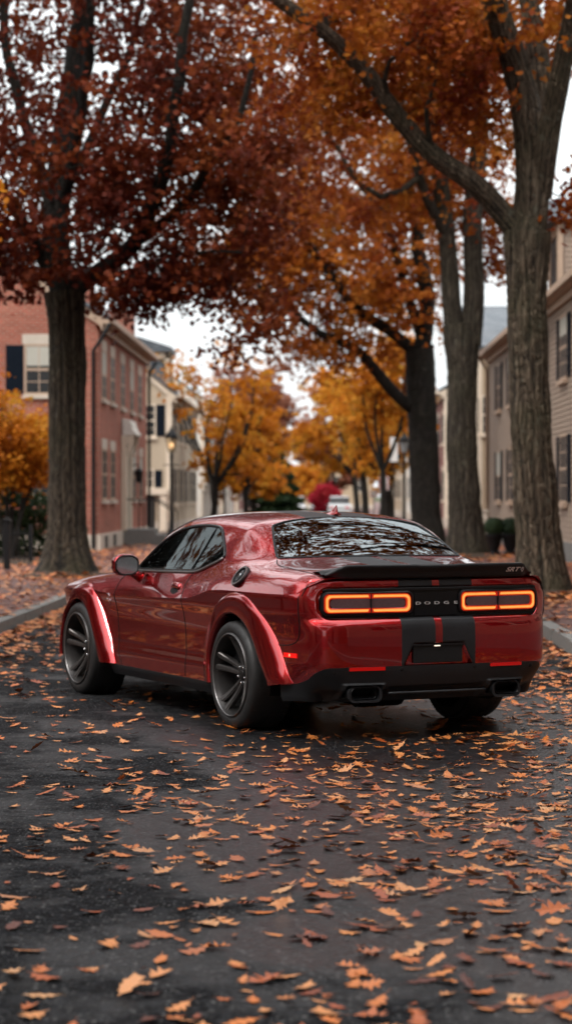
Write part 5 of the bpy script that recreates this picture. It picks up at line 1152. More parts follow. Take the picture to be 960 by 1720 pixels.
def house(name, label, out, Xf, Y0, Y1, eave, depth, pitch, wall_m, roof_m, trim_m, cat='house', clap=True, ridge='y', base=None, corner=True, cornice=.30):
    """gabled box: ridge along the street ('y') or across ('x'); out=+1 left-side houses"""
    root = empty(name, (Xf, Y0, 0), 0, label, cat); root_loc = np.array([Xf, Y0, 0]); Xb = Xf-out*depth; x0, x1 = min(Xf, Xb), max(Xf, Xb)
    m = MB(); zb = .1
    if ridge == 'y':
        rz = eave+depth/2*pitch; m.prism([(x0, zb), (x1, zb), (x1, eave), ((x0+x1)/2, rz), (x0, eave)], 'y', Y0, Y1)
    else:
        rz = eave+(Y1-Y0)/2*pitch; m.prism([(Y0, zb), (Y1, zb), (Y1, eave), ((Y0+Y1)/2, rz), (Y0, eave)], 'x', x0, x1)
    Wf, Wg = Wall('x', Xf, out), Wall('y', Y0)
    if clap:
        Wf.off = Wg.off = .034
        boards(m, Wf, Y0, Y1, .55, eave-.02)
        if ridge == 'y': boards(m, Wg, x0, x1, .55, rz, top=lambda u: eave+(depth/2-np.abs(u-(x0+x1)/2))*pitch-.05)
        else: boards(m, Wg, x0, x1, .55, eave-.02)
    m.build('wall', wall_m, root)
    # roof slabs
    r_ = MB(); oh = .32; th = .10
    if ridge == 'y':
        for s_ in (-1, 1):
            xm = (x0+x1)/2; xe = xm+s_*(depth/2+oh); ze = eave-oh*pitch; r_.prism([(xm, rz+.02), (xm, rz+.02+th), (xe, ze+.02+th), (xe, ze+.02)], 'y', Y0-.18, Y1+.18)
    else:
        ym = (Y0+Y1)/2
        for s_ in (-1, 1): ye = ym+s_*((Y1-Y0)/2+oh); ze = eave-oh*pitch; r_.prism([(ym, rz+.02), (ym, rz+.02+th), (ye, ze+.02+th), (ye, ze+.02)], 'x', x0-.18, x1+.18)
    rf = r_.build('roof', roof_m, root)
    c = MB()
    if cornice and ridge == 'y':
        Wf.box(c, Y0-.16, Y1+.16, .034, .12, eave-.42, eave-.06); Wf.box(c, Y0-.17, Y1+.17, .122, .30, eave-.26, eave-.155); Wf.box(c, Y0-.20, Y1+.20, .303, .40, eave-.24, eave-.10)
        c.build('cornice', trim_m, root)
    if corner:
        c = MB(); Wf.box(c, Y1-.14, Y1, .033, .055, .55, eave-.43); c.build('corner_board', trim_m, root); c = MB(); Wf.box(c, Y0-.04, Y0+.14, .033, .055, .55, eave-.43); c.build('corner_board', trim_m, root); c = MB(); Wg.box(c, *( (Xf-.16, Xf+.056) if out > 0 else (Xf-.056, Xf+.16)), .033, .058, .55, eave-.2); c.build('corner_board', trim_m, root)
    # raking trim on the near gable
    if ridge == 'y':
        c = MB(); xm = (x0+x1)/2
        for s_ in (-1, 1):
            xe = xm+s_*(depth/2+.25); ze = eave-.25*pitch; c.prism([(xm, rz-.02), (xe, ze-.02), (xe, ze-.26), (xm, rz-.26)], 'y', Y0-.10, Y0-.036)
        c.build('rake_board', trim_m, root)
    if base is not None:
        b = MB(); Wf.box(b, Y0-.05, Y1+.05, -.02, .06, .1, .56); Wg.box(b, x0, x1+(.06 if out > 0 else 0), .0, .06, .1, .56); b.build('foundation', base, root)
    return root, Wf, Wg, rf
def fix_origin(root):
    for ch in root.children: ch.location = ch.location  # parts are modelled in street coordinates
def rebase(root):
    """move the parts so that the house's empty can stand at its own base"""
    L = root.location.copy()
    for ch in root.children: ch.location = ch.location - L
def downspout(house_, pts, mat=None, r=.05):
    m = MB(); m.tube(pts, r, 8); 
    for z in np.arange(1.0, pts[-1][2]-.5, 1.7): m.lathe([(r+.004, z), (r+.02, z+.01), (r+.02, z+.05), (r+.004, z+.06)], (pts[-1][0], pts[-1][1], 0), 8)
    m.build('downspout', mat or M['iron'], house_, smooth='auto')
# A: brick house, left ---------------------------------------------------------
H, Wf, Wg, rf = house('brick_house', 'red brick two-storey house at left with pale lintels and a hooded doorway', 1, FL, 57.6, 73.4, 6.25, 9.0, .62, M['brick'], M['slate'], M['trim_tan'], clap=False, base=M['stone'], corner=False)
ux = [59.05, 61.45, 64.6, 67.7, 70.7]
for i, u in enumerate(ux):
    window(H, Wf, u, 4.15, 5.35, 1.25, M['trim_tan'], M['stone'], None, .26, blind=.5 if i in (0, 3) else 0)
for u in (59.15, 61.5, 68.6, 71.1): window(H, Wf, u, 1.5, 2.75, 1.25, M['trim_tan'], M['stone'], None, .26, blind=.35 if u > 68 else 0)
window(H, Wg, -7.12, 4.22, 5.42, 1.0, M['trim_tan'], M['stone'], M['shutter'], .26, blind=.42, grid=(2, 2)); window(H, Wg, -10.6, 4.22, 5.42, 1.0, M['trim_tan'], M['stone'], M['shutter'], .26); window(H, Wg, -7.12, 1.6, 2.8, 1.0, M['trim_tan'], M['stone'], M['shutter'], .26); window(H, Wg, -10.6, 1.6, 2.8, 1.0, M['trim_tan'], M['stone'], M['shutter'], .26)
window(H, Wg, -10.2, 7.0, 8.0, .8, M['trim_tan'], M['stone'], None, .2)
uc = 65.1; d = MB(); Wf.box(d, uc-.5, uc+.5, .0, .05, .62, 2.62); dd = d.build('door', M['door_dark'], H); d = MB(); Wf.box(d, uc+.36, uc+.41, .05, .10, 1.5, 1.55); d.build('handle', M['chrome'], dd)
d = MB(); Wf.box(d, uc-.95, uc-.52, .002, .16, .56, 3.0); Wf.box(d, uc+.52, uc+.95, .002, .16, .56, 3.0); Wf.box(d, uc-.95, uc+.95, .002, .20, 3.003, 3.28); Wf.box(d, uc-.5, uc+.5, .002, .1, 2.63, 2.998); d.build('door_case', M['trim_cream'], H, bevel=.01)
d = MB()
n = 12
d.prism([(FL+.02, 3.29), (FL+.42, 3.29), (FL+.42, 3.38), (FL+.34, 3.46), (FL+.26, 3.74), (FL+.02, 3.78)], 'y', uc-.95, uc+.95); d.build('door_hood', M['clap_white'], H, bevel=.02)
for q in (-.85, .85): d = MB(); d.prism([(FL+.21, 2.75), (FL+.24, 2.75), (FL+.36, 3.2), (FL+.36, 3.285), (FL+.21, 3.285)], 'y', uc+q-.08, uc+q+.08); d.build('hood_bracket', M['trim_cream'], H)
d = MB(); Wf.box(d, uc-.9, uc+.9, .06, .95, .12, .60); Wf.box(d, uc-.9, uc+.9, .952, 1.25, .12, .44); Wf.box(d, uc-.9, uc+.9, 1.252, 1.55, .12, .28); d.build('doorstep', M['granite'], H, bevel=.01)
for q in (-.86, .86):
    d = MB()
    d.tube([(FL+.1, uc+q, 1.45), (FL+.95, uc+q, 1.45), (FL+1.5, uc+q, 1.1)], .022, 6)
    for a, z0_, z1_ in ((.95, .6, 1.45), (1.5, .13, 1.1), (.5, .6, 1.45)): d.tube([(FL+a, uc+q, z0_), (FL+a, uc+q, z1_)], .018, 6)
    d.build('stair_rail', M['iron'], H)
for u in (59.1, 61.5): d = MB(); Wf.box(d, u-.35, u+.35, .061, .075, .18, .5); d.build('basement_window', M['pane'], H)
downspout(H, [(FL+.32, 57.45, 6.0), (FL+.1, 57.42, 5.6), (FL-.12, 57.5, 5.3), (FL-.12, 57.5, .2)][0:4]); downspout(H, [(FL+.35, 73.3, 5.95), (FL+.10, 73.3, 5.6), (FL+.10, 73.3, .2)])
m = MB(); m.box(-6.75, -6.05, 71.0, 72.4, 6.2, 7.35); m.box(-6.80, -6.0, 70.95, 72.45, 7.352, 7.47); m.build('chimney', M['brick'], rf)
m = MB(); m.box(-7.3, -6.5, 62.6, 64.0, 6.3, 7.55); m.build('chimney', M['brick'], rf)
rebase(H)
tag(H, None)
# wreath lamp by the door
m = MB(); m.tube([(FL+.06, 66.75, 2.45), (FL+.30, 66.75, 2.5), (FL+.30, 66.75, 2.38)], .018, 6); rt = empty('wall_lantern', (0, 0, 0), 0, 'black wall lantern beside the hooded brick-house doorway', 'lantern'); m.build('bracket', M['iron'], rt)
m = MB(); m.lathe([(.02, 2.40), (.13, 2.30), (.12, 2.28), (.09, 1.98), (.03, 1.94)], (FL+.30, 66.75, 0), 6); m.build('lantern_head', M['iron'], rt)
# B: cream house ------------------------------------------------------------------
H, Wf, Wg, rf = house('clapboard_house', 'cream clapboard house with slate roof and dark shutters beyond the brick house', 1, FL, 85., 102., 5.55, 8.6, .84, M['clap_cream'], M['slate'], M['trim_cream'], base=M['stone'])
for u in (87.6, 91, 94.5, 98, 101): 
    window(H, Wf, u, 3.75, 4.95, .95, M['trim_cream'], M['trim_cream'], M['shutter']); window(H, Wf, u, 1.3, 2.6, .95, M['trim_cream'], M['trim_cream'], M['shutter'])
window(H, Wg, -6.72, 3.85, 4.98, .72, M['trim_cream'], M['trim_cream'], M['shutter'], side=(0, 1)); window(H, Wg, -6.72, 1.9, 2.5, .6, M['trim_cream'], M['trim_cream'], M['shutter'], side=(0, 1)); window(H, Wg, -9.2, 3.85, 4.98, .72, M['trim_cream'], M['trim_cream'], M['shutter'])
d = MB(); Wg.box(d, -6.75, -6.35, .06, .09, .25, 1.55); d.build('door', M['door_dark'], H); d = MB(); Wg.box(d, -7.2, -5.85, .065, .25, 1.6, 1.85); Wg.box(d, -7.15, -6.9, .062, .2, .2, 1.6); Wg.box(d, -6.15, -5.9, .062, .2, .2, 1.6); d.build('door_case', M['trim_cream'], H)
dm = empty('dormer'); dm.parent = H
d = MB(); d.prism([(-8.4, 5.2), (-6.15, 5.2), (-6.15, 7.2), (-8.4, 7.2)], 'y', 88, 90.2); d.build('dormer_wall', M['slate'], dm); d = MB(); d.box(-6.16, -6.02, 87.9, 88.15, 5.6, 7.2); d.box(-6.16, -6.02, 90.05, 90.3, 5.6, 7.2); d.box(-6.16, -6.03, 88.1, 90.1, 5.5, 5.75); d.box(-8.4, -6.0, 87.9, 87.99, 6.95, 7.22); d.build('dormer_trim', M['trim_cream'], dm)
d = MB(); d.box(-8.9, -5.9, 87.7, 90.5, 7.23, 7.40); d.prism([(-8.9, 7.40), (-5.9, 7.40), (-7.2, 7.8), (-7.9, 7.8)], 'y', 87.7, 90.5); d.build('dormer_roof', M['slate'], dm); d = MB(); d.box(-6.14, -6.10, 88.4, 89.8, 5.85, 6.85); d.build('dormer_pane', M['pane'], dm)
rebase(H)
# C,D: white houses further on the left
for (y0, y1, ev, lab, wm, rm) in ((108, 122, 5.4, 'white clapboard house on the left beyond the cream one', 'clap_white', 'slate'), (127, 143, 6.3, 'second white house down the left side with a grey roof', 'clap_white', 'slate'), (150, 170, 5.6, 'far rose brick house on the left side of the street', 'brick_far', 'slate')):
    H, Wf, Wg, rf = house('town_house', lab, 1, FL+.1, y0, y1, ev, 8, .7, M[wm], M[rm], M['trim_cream'], clap=False, base=M['stone'])
    for u in np.arange(y0+2, y1-1, 3.4):
        for z in (1.4, 3.8): window(H, Wf, u, z, z+1.2, .9, M['trim_cream'], M['trim_cream'], M['shutter'], grid=(1, 1))
    window(H, Wg, FL-1.2, 3.8, 5.0, .8, M['trim_cream'], M['trim_cream'], M['shutter'], grid=(1, 1)); rebase(H)
# E: taupe clapboard house, right --------------------------------------------------
H, Wf, Wg, rf = house('clapboard_house', 'taupe clapboard house at right with blue-black shutters behind the near oak', -1, FR, 40., 71., 6.15, 9.0, .60, M['clap_grey'], M['shingle'], M['trim_tan'], base=M['granite'])
for u in (44.3, 48.9, 53.6, 58.3, 62.6, 66.8):
    window(H, Wf, u, 4.15, 5.45, 1.35, M['trim_tan'], M['trim_tan'], M['shutter'], blind=.3 if u in (48.9, 62.6) else 0); window(H, Wf, u, 1.45, 2.85, 1.35, M['trim_tan'], M['trim_tan'], M['shutter'], blind=.5 if u == 66.8 else 0)
downspout(H, [(FR-.36, 70.8, 5.95), (FR-.10, 70.8, 5.55), (FR-.10, 70.8, .2)], M['trim_tan'])
dm = empty('dormer'); dm.parent = H
d = MB(); d.box(FR+.02, FR+3, 50.35, 52.4, 5.6, 7.72); W2 = Wall('y', 50.35); boards(d, W2, FR+.12, FR+3, 6.25, 7.7); d.build('dormer_wall', M['clap_grey'], dm)
d = MB(); d.box(FR-.02, FR+.10, 50.28, 50.55, 6.2, 7.72); d.box(FR-.02, FR+.10, 52.2, 52.45, 6.2, 7.72); d.box(FR-.03, FR+.08, 50.56, 52.19, 7.45, 7.72); d.build('dormer_trim', M['trim_tan'], dm)
d = MB(); d.box(FR-.01, FR+.015, 50.8, 51.95, 6.35, 7.4); d.build('dormer_pane', M['pane'], dm)
d = MB(); d.prism([(50.1, 7.73), (52.65, 7.73), (51.37, 8.35)], 'x', FR-.2, FR+3.2); d.build('dormer_roof', M['slate'], dm); rebase(H)
# F: tan house behind
H, Wf, Wg, rf = house('clapboard_house', 'tan clapboard house with low slate roof between the two right-hand oaks', -1, 5.42, 78., 90., 6.75, 9., .30, M['clap_tan'], M['slate'], M['trim_cream'], ridge='x', base=M['granite'], corner=True, cornice=0)
window(H, Wg, 5.85, 3.75, 5.0, .5, M['trim_cream'], M['trim_cream'], M['shutter'], side=(1, 1)); window(H, Wg, 7.4, 3.75, 5.0, .9, M['trim_cream'], M['trim_cream'], M['shutter'])
for u in (80.5, 84, 87.5): window(H, Wf, u, 3.8, 5.0, .9, M['trim_cream'], M['trim_cream'], M['shutter']); window(H, Wf, u, 1.4, 2.6, .9, M['trim_cream'], M['trim_cream'], M['shutter'])
rebase(H)
for (y0, y1, ev, lab, wm, x_) in ((97, 116, 6.2, 'rose brick house seen between the trunks on the right', 'brick_far', 5.35), (122, 138, 6.6, 'pale clapboard house down the right side beyond the brick one', 'clap_white', 5.2), (145, 168, 6.0, 'far tan house on the right side of the street', 'clap_tan', 5.2), (240, 262, 7.5, 'amber-walled house closing the far end of the street', 'clap_tan', -2.5)):
    H, Wf, Wg, rf = house('town_house', lab, -1, x_, y0, y1, ev, 8, .55, M[wm], M['slate'], M['trim_cream'], clap=False, base=M['stone'])
    for u in np.arange(y0+2, y1-1, 3.6):
        for z in (1.4, 3.9): window(H, Wf, u, z, z+1.2, .9, M['trim_cream'], M['trim_cream'], M['shutter'], .2, grid=(1, 1))
    if y0 == 240:
        for u in (-1, 1.5, 4): window(H, Wg, u, 2, 3.6, .9, M['trim_cream'], M['trim_cream'], None, grid=(1, 1))
    rebase(H)
# unseen neighbours, added to darken the low sky and shape the car's reflections
for (out, x_, y0, y1, ev, wm, lab) in ((1, FL-1.6, 9, 34, 2.9, 'brick', 'unseen low red brick carriage house on the left beside the car'), (1, FL-.2, -24, 6, 6.9, 'clap_cream', 'unseen cream house on the left behind the viewpoint'), (1, FL-.2, -58, -28, 6.4, 'brick', 'unseen brick house far back on the left behind the viewpoint'),  # carriage house kept low so open sky mirrors along the car's left side
        (-1, FR+.2, 8, 37, 6.6, 'clap_grey', 'unseen taupe row house on the right beside the car'), (-1, FR+.2, -25, 5, 7.2, 'brick', 'unseen brick house on the right behind the viewpoint'), (-1, FR+.2, -58, -29, 6.2, 'clap_tan', 'unseen tan house far back on the right behind the viewpoint')):
    H, Wf, Wg, rf = house('unseen_row_house', lab, out, x_, y0, y1, ev, 9, .7 if ev > 4 else .22, M[wm], M['slate'], M['trim_cream'], clap=False, base=M['granite'], corner=wm != 'brick')
    for u in np.arange(y0+2.2, y1-1, 3.4):
        for z in ((1.5, 4.2) if ev > 4 else (.95,)): window(H, Wf, u, z, z+1.35, 1.0, M['trim_cream'], M['trim_cream'], M['shutter'], .2, grid=(1, 1))
    rebase(H)
# fence, posts --------------------------------------------------------------------
Fe = empty('iron_fence', (-6.2, 47.2, .13), 0, 'low black iron picket fence in front of the dark hedge at left', 'fence'); m = MB()
for x in np.arange(-6.8, .9-.0, .12): 
    if x > 0: break
    m.box(x-.009, x+.009, -.009, .009, 0, .70); m.tube([(x, 0, .70), (x, 0, .76)], [.014, .001], 4)
for z in (.10, .62): m.box(-6.9, .05, -.016, .016, z, z+.035)
m.build('railing', M['iron'], Fe)
for x in (-6.9, -4.6, -2.3, .05): m = MB(); m.box(x-.04, x+.04, -.04, .04, 0, .82); m.build('fence_post', M['iron'], Fe)
m = MB(); m.box(-.06, .06, -.06, .06, 0, .93); m.prism([(-.08, .932), (.08, .932), (.08, .965), (0, 1.0), (-.08, .965)], 'y', -.08, .08); o = m.build('bollard', M['iron'], bevel=.008); w_ = px(12, 955, 43.4); o.location = (w_[0], w_[1], .13); tag(o, 'square black wooden post at the left edge before the hedge', 'bollard')
m = MB(); m.box(-.13, .13, -.13, .13, 0, .95); m.box(-.17, .17, -.17, .17, .952, 1.02); o = m.build('stone_post', M['stone'], bevel=.01); o.location = (4.75, 66, .13); tag(o, 'pale stone gatepost at the foot of the taupe house wall', 'post')
for k_, (d_, xp, lab) in enumerate(((92, 347, 'white gatepost on the left pavement nearest the orange maple'), (104, 381, 'white gatepost further down the left pavement'), (126, 652, 'white gatepost on the right pavement left of the lamp'))):
    w_ = px(xp, 880, d_); m = MB(); m.box(-.16, .16, -.16, .16, 0, 1.55); m.box(-.21, .21, -.21, .21, 1.552, 1.65); m.lathe([(.0, 1.9), (.10, 1.86), (.13, 1.78), (.09, 1.69), (.05, 1.652)], (0, 0, 0), 10); o = m.build('stone_post', M['clap_white']); o.location = (w_[0], w_[1], .13); tag(o, lab, 'post', 'white gateposts down the street')
# street lamps ---------------------------------------------------------------------
def street_lamp(x, y, lab, lit, H_=3.05):
    L = empty('street_lamp', (x, y, .135), 0, lab, 'street lamp')
    m = MB(); m.lathe([(.17, 0), (.17, .10), (.13, .16), (.12, .42), (.085, .50), (.06, .58), (.048, .8), (.042, H_-.62), (.06, H_-.60), (.06, H_-.56), (.035, H_-.52), (.05, H_-.48), (.09, H_-.45), (.0, H_-.45)], (0, 0, 0), 14); m.tube([(-.22, 0, H_-.80), (.22, 0, H_-.80)], .014, 6); m.build('pole', M['iron'], L, smooth='auto')
    h = MB(); g = MB()
    g.lathe([(.085, H_-.44), (.15, H_-.08), (.0, H_-.08)], (0, 0, 0), 4, 'z'); gg = g.build('lantern_glass', M['lamp_glass_dim'], L)
    for i in range(4): a = math.pi/2*i; h.tube([(.09*math.cos(a), .09*math.sin(a), H_-.45), (.158*math.cos(a), .158*math.sin(a), H_-.07)], .010, 5)
    h.lathe([(.175, H_-.08), (.18, H_-.05), (.11, H_+.08), (.05, H_+.13), (.05, H_+.17), (.015, H_+.19), (.02, H_+.23), (.0, H_+.26)], (0, 0, 0), 8); h.build('lantern_frame', M['iron'], L, smooth='auto')
    if lit:
        b = MB(); b.lathe([(0, H_-.36), (.045, H_-.33), (.055, H_-.26), (.03, H_-.19), (0, H_-.18)], (0, 0, 0), 10); b.build('bulb', M['lamp_glass'], gg, smooth=True)
        gg.data.materials[0] = M['lantern_lit']
k = NT('lantern_clear'); k.n.remove(k.b); tr = k.new('ShaderNodeBsdfTransparent'); tr.inputs[0].default_value = (.85, .8, .7, 1); gl = k.new('ShaderNodeBsdfGlossy'); gl.inputs['Roughness'].default_value = .1; mx = k.new('ShaderNodeMixShader'); mx.inputs[0].default_value = .12
k.t.links.new(tr.outputs[0], mx.inputs[1]); k.t.links.new(gl.outputs[0], mx.inputs[2]); k.t.links.new(mx.outputs[0], k.out.inputs[0]); M['lantern_lit'] = k.mat
w_ = px(288, 880, 60); street_lamp(w_[0], w_[1], 'black street lamp with a glowing lantern on the left pavement', True)
w_ = px(678, 880, 72); street_lamp(w_[0], w_[1], 'black street lamp unlit on the right beside the dark trunk', False, 3.25)
w_ = px(377, 880, 98); street_lamp(w_[0], w_[1], 'small distant street lamp with pale lantern on the left pavement', False, 2.6)
# signs -------------------------------------------------------------------------------
def sign(xp, yp, d_, w, h, lab, post=True, red=False, z_top=None):
    c = px(xp, yp, d_); L = empty('street_sign', (c[0], c[1], .13), 0, lab, 'sign'); zc = c[2]-.13
    m = MB(); m.box(-w/2, w/2, -.012, .004, zc-h/2, zc+h/2); p_ = m.build('sign_plate', M['sign_white'], L, bevel=.003)
    if red: m = MB(); t = .018; m.box(-w/2+.02, w/2-.02, -.016, -.0125, zc+h/2-.05, zc+h/2-.03); m.box(-w/2+.02, w/2-.02, -.016, -.0125, zc-h/2+.03, zc-h/2+.05); m.box(-w/2+.02, -w/2+.04, -.016, -.0125, zc-h/2+.051, zc+h/2-.051); m.box(w/2-.04, w/2-.02, -.016, -.0125, zc-h/2+.051, zc+h/2-.051); m.build('red_border', M['sign_red'], p_)
    m = MB(); m.tube([(0, .03, -.13), (0, .03, zc+h/2+.02)], .028, 8); m.build('post', M['iron'] if not red else M['granite'], L)
sign(644, 812, 80, .36, .48, 'white parking sign with red border on the right pavement', red=True); sign(627, 829, 100, .32, .36, 'smaller pale sign further down the right pavement', red=True)
sign(661, 755, 86, .30, .95, 'tall white hanging banner sign left of the right street lamp'); 
# planters ------------------------------------------------------------------------------
for (xp, lab, sd_) in ((829, 'dark urn with clipped shrub against the taupe house, the left of the pair', 1), (856, 'dark urn with clipped shrub against the taupe house, half behind the near trunk', 2)):
    w_ = px(xp, 930, 54); L = empty('urn_planter', (w_[0], w_[1], .135), 0, lab, 'planter', 'urn planters by the taupe house'); m = MB(); m.lathe([(0, 0), (.17, 0), (.17, .05), (.10, .09), (.14, .18), (.20, .42), (.235, .46), (.235, .50), (.19, .50), (.17, .44), (0, .44)], (0, 0, 0), 18); m.build('urn', M['iron'], L, smooth='auto')
    g = np.random.default_rng(sd_); n = 1500; q = g.normal(size=(n, 3)); q /= np.linalg.norm(q, axis=1)[:, None]; q = q*(g.uniform(.6, 1, n)**.5)[:, None]*np.array([.27, .27, .24])+np.array([0, 0, .68]); obj('foliage', leaves_mesh('foliage', q, .06, M['leaf_green'], False, sd_), L)
# distant parked cars ---------------------------------------------------------------------
def far_car(x, y, mat, lab):
    L = empty('parked_car', (x, y, 0), 0, lab, 'car', 'cars parked far down the street'); st = [(-2.25, .55, .78, .55), (-2.2, .80, .85, .62), (-1.6, .85, 1.0, .85), (-1.0, .86, 1.02, .9), (-.5, .86, 1.0, 1.0), (1.0, .86, .96, 1.0), (1.6, .84, .90, .9), (2.1, .78, .80, .75), (2.25, .6, .65, .6)]
    rows = []
    for yy, hw, zt_, k_ in st: rows.append([(-hw, yy, .28), (-hw-.02, yy, .6), (-hw+.05, yy, zt_-.06), (-hw+.2, yy, zt_), (0, yy, zt_+.02), (hw-.2, yy, zt_), (hw-.05, yy, zt_-.06), (hw+.02, yy, .6), (hw, yy, .28)])
    m = MB(); n = 9; m.add(sum(rows, []), [(i*n+k_, i*n+k_+1, (i+1)*n+k_+1, (i+1)*n+k_) for i in range(len(rows)-1) for k_ in range(n-1)]+[tuple(range(n)), tuple(range(len(rows)*n-n, len(rows)*n))]); m.build('body', mat, L, smooth='auto')
    m = MB(); m.prism([(-1.75, .98), (1.05, .95), (.35, 1.42), (-1.1, 1.44)], 'x', -.72, .72); m.build('window', M['pane'], L, bevel=.06); m = MB(); m.prism([(-1.15, 1.43), (.40, 1.41), (.30, 1.48), (-1.0, 1.50)], 'x', -.68, .68); m.build('roof', mat, L, bevel=.03)
    for a in (-1.35, 1.4):
        for s_ in (-1, 1): m = MB(); m.lathe([(.0, -.1), (.32, -.1), (.33, 0), (.32, .1), (0, .1)], (s_*.78, a, .33), 16, 'x'); m.build('wheel', M['tyre'], L, smooth='auto')
    for s_ in (-1, 1): m = MB(); m.box(s_*.55-.15, s_*.55+.15, -2.27, -2.2, .62, .74); m.build('tail_light', M['reflector'], L)
far_car(-1.9, 150, M['car_white'], 'white car parked far down the street left of the vanishing point'); far_car(-2.3, 175, M['car_grey'], 'dark grey car parked behind the distant white one'); far_car(-.2, 215, M['car_white'], 'white car further away near the middle of the street')
far_car(1.3, 165, M['car_white'], 'white car parked far down the right kerb')
# ---------------------------------------------------------------- fallen leaves
def oak_outline(g, lo=False):
    """lobed oak leaf: three pairs of pointed lobes and a tip, folded and curled"""
    t = np.array([0,.10,.22,.33,.47,.58,.72,.83,1.]); wL = np.array([.010,.035,.23,.10,.37,.11,.27,.08,.008])*g.uniform(.85, 1.15, 9); wR = np.array([.010,.035,.23,.10,.37,.11,.27,.08,.008])*g.uniform(.85, 1.15, 9)
    if g.uniform() < .35: wL[[3, 5, 7]] = wR[[3, 5, 7]] = (.17, .20, .13); wL[4] = wR[4] = .30     # a blunter, shallower-lobed leaf
    sh = np.array([0,0,.05,0,.08,.0,.08,0,0]); tw = g.uniform(-.07, .07, 9)
    bend = g.uniform(-.12, .12); curl = g.uniform(.0, .38); cup = g.uniform(-.35, .5); cx = bend*np.sin(t*math.pi); z = .015+curl*(t-.5)**2*1.1; L_ = []
    for i in range(9):
        zl = abs(cup)*wL[i]**2*2.2+g.uniform(0, .05)*(wL[i] > .2); zr = abs(cup)*wR[i]**2*2.2+g.uniform(0, .05)*(wR[i] > .2); sg = 1 if cup > 0 else -.35; y = t[i]-.5
        L_.append([(cx[i]-wL[i], y+sh[i]+tw[i], max(.006, z[i]+sg*zl)), (cx[i], y, z[i]+(abs(cup)*.06 if cup < 0 else 0)), (cx[i]+wR[i], y+sh[i]-tw[i], max(.006, z[i]+sg*zr))])
    V = np.array(L_).reshape(-1, 3); F = [(3*i+j, 3*i+j+1, 3*i+4+j, 3*i+3+j) for i in range(8) for j in (0, 1)]
    b = len(V); st = np.array([(-.010, -.5, z[0]), (.010, -.5, z[0]), (.014+bend*.3, -.70, z[0]+.02), (.0+bend*.3, -.70, z[0]+.02)]); V = np.vstack([V, st]); F.append((b, b+1, b+2, b+3)); return V, F
gl_ = np.random.default_rng(99); TPL = [oak_outline(gl_) for _ in range(14)]; TLO = [oak_outline(gl_, True) for _ in range(6)]
# where they lie: hand-read positions for the nearest, then a density field
near = [(60,1410,1),(90,1470,.9),(20,1560,1),(75,1645,1.2),(25,1640,1.1),(180,1590,1.2),(100,1560,.8),(155,1535,1),(130,1500,1),(20,1510,1.2),(215,1665,1.2),(250,1675,.8),(270,1640,1.1),(325,1600,1.1),(345,1555,1.1),(340,1525,.9),(280,1552,.8),(300,1490,.8),(370,1455,.8),(385,1478,1),(350,1465,.6),(440,1535,1.1),(470,1520,1.1),(515,1580,1.4),(530,1575,1.1),(440,1650,1.2),(460,1645,.9),(545,1705,1.2),(520,1670,.9),(600,1640,1.1),(632,1688,1.2),(610,1560,1.3),(640,1565,1.),(710,1650,1.2),(740,1640,1),(780,1615,1.1),(805,1670,1.3),(830,1600,1.1),(870,1620,1.2),(905,1595,1),(925,1680,1.2),(940,1700,1.1),(880,1560,1),(860,1565,1.2),(820,1695,1),(680,1500,1.2),(700,1540,.7),(760,1530,1),(840,1520,1),(900,1490,1),(55,1710,1.1),(70,1675,1),(160,1380,1),(240,1360,.9),(330,1385,1),(430,1400,1),(490,1430,1.1),(560,1400,1),(570,1350,1.1),(510,1340,1),(620,1470,1.1),(655,1505,1),(550,1510,1.1),(405,1720,1),(735,1410,1),(790,1440,1),(760,1470,1.1),(690,1455,1.2),(850,1470,1),(930,1440,1),(205,1440,.9),(150,1445,1),(110,1345,.9),(35,1440,1),(50,1600,.9),(235,1590,.9),(245,1575,.8),(270,1575,1),(395,1620,.9),(480,1490,1),(585,1625,.9),(670,1610,.9),(660,1560,.9),(745,1585,1),(790,1570,.9),(925,1540,1.1),(945,1600,1),(910,1640,1),(870,1690,1.1),(700,1720,1.2),(310,1720,1)]
POS = []
for x, y, s_ in near:
    d_ = 5885./(y-832); w_ = px(x, y, d_); POS.append((w_[0], w_[1], .098*s_, 0))
g = np.random.default_rng(5)
def dens_road(x, y):
    """relative amount: thick along both kerbs and in drifts behind the car, thin in the wheel tracks"""
    e = np.exp(-(x-KL)/.8)*1.5*(y > 17)+np.exp(-(KR-x)/.9)*1.6; drift = 1.0*np.exp(-((x-.9)/1.5)**2)*np.exp(-((y-11.5)/2.6)**2)+.9*np.exp(-((x-2.0)/.8)**2)*(y < 20)
    n = .5+.5*np.sin(x*3.1+y*1.7)*np.sin(x*1.3-y*2.3+1); return .15+.34*n*.8+e*1.2+drift*1.15-.28*np.exp(-((x+1.6)/1.2)**2)*(y < 9.5)
cnt = 0
while cnt < 11800:
    y = 5.3+(78-5.3)*g.uniform()**2.05; x = g.uniform(KL+.03, KR-.03)
    vis = abs(x-(-.0175*y)) < .145*y+2.6
    if not vis: continue
    if g.uniform()*2.4 > dens_road(x, y)*(1.0 if y > 8.6 else .75): continue
    # keep the wheels clear
    POS.append((x, y, .085*g.uniform(.42, 1.28), 0)); cnt += 1
for _ in range(9500):   # pavements and soil
    y = 13+(74-13)*g.uniform()**1.3; s_ = g.uniform() < .55; x = g.uniform(KL-3.2, KL-.02) if s_ else g.uniform(KR+.02, FR-.1)
    if abs(x+.0175*y) < .14*y+2.5: POS.append((x, y, .11*g.uniform(.7, 1.3), .137))
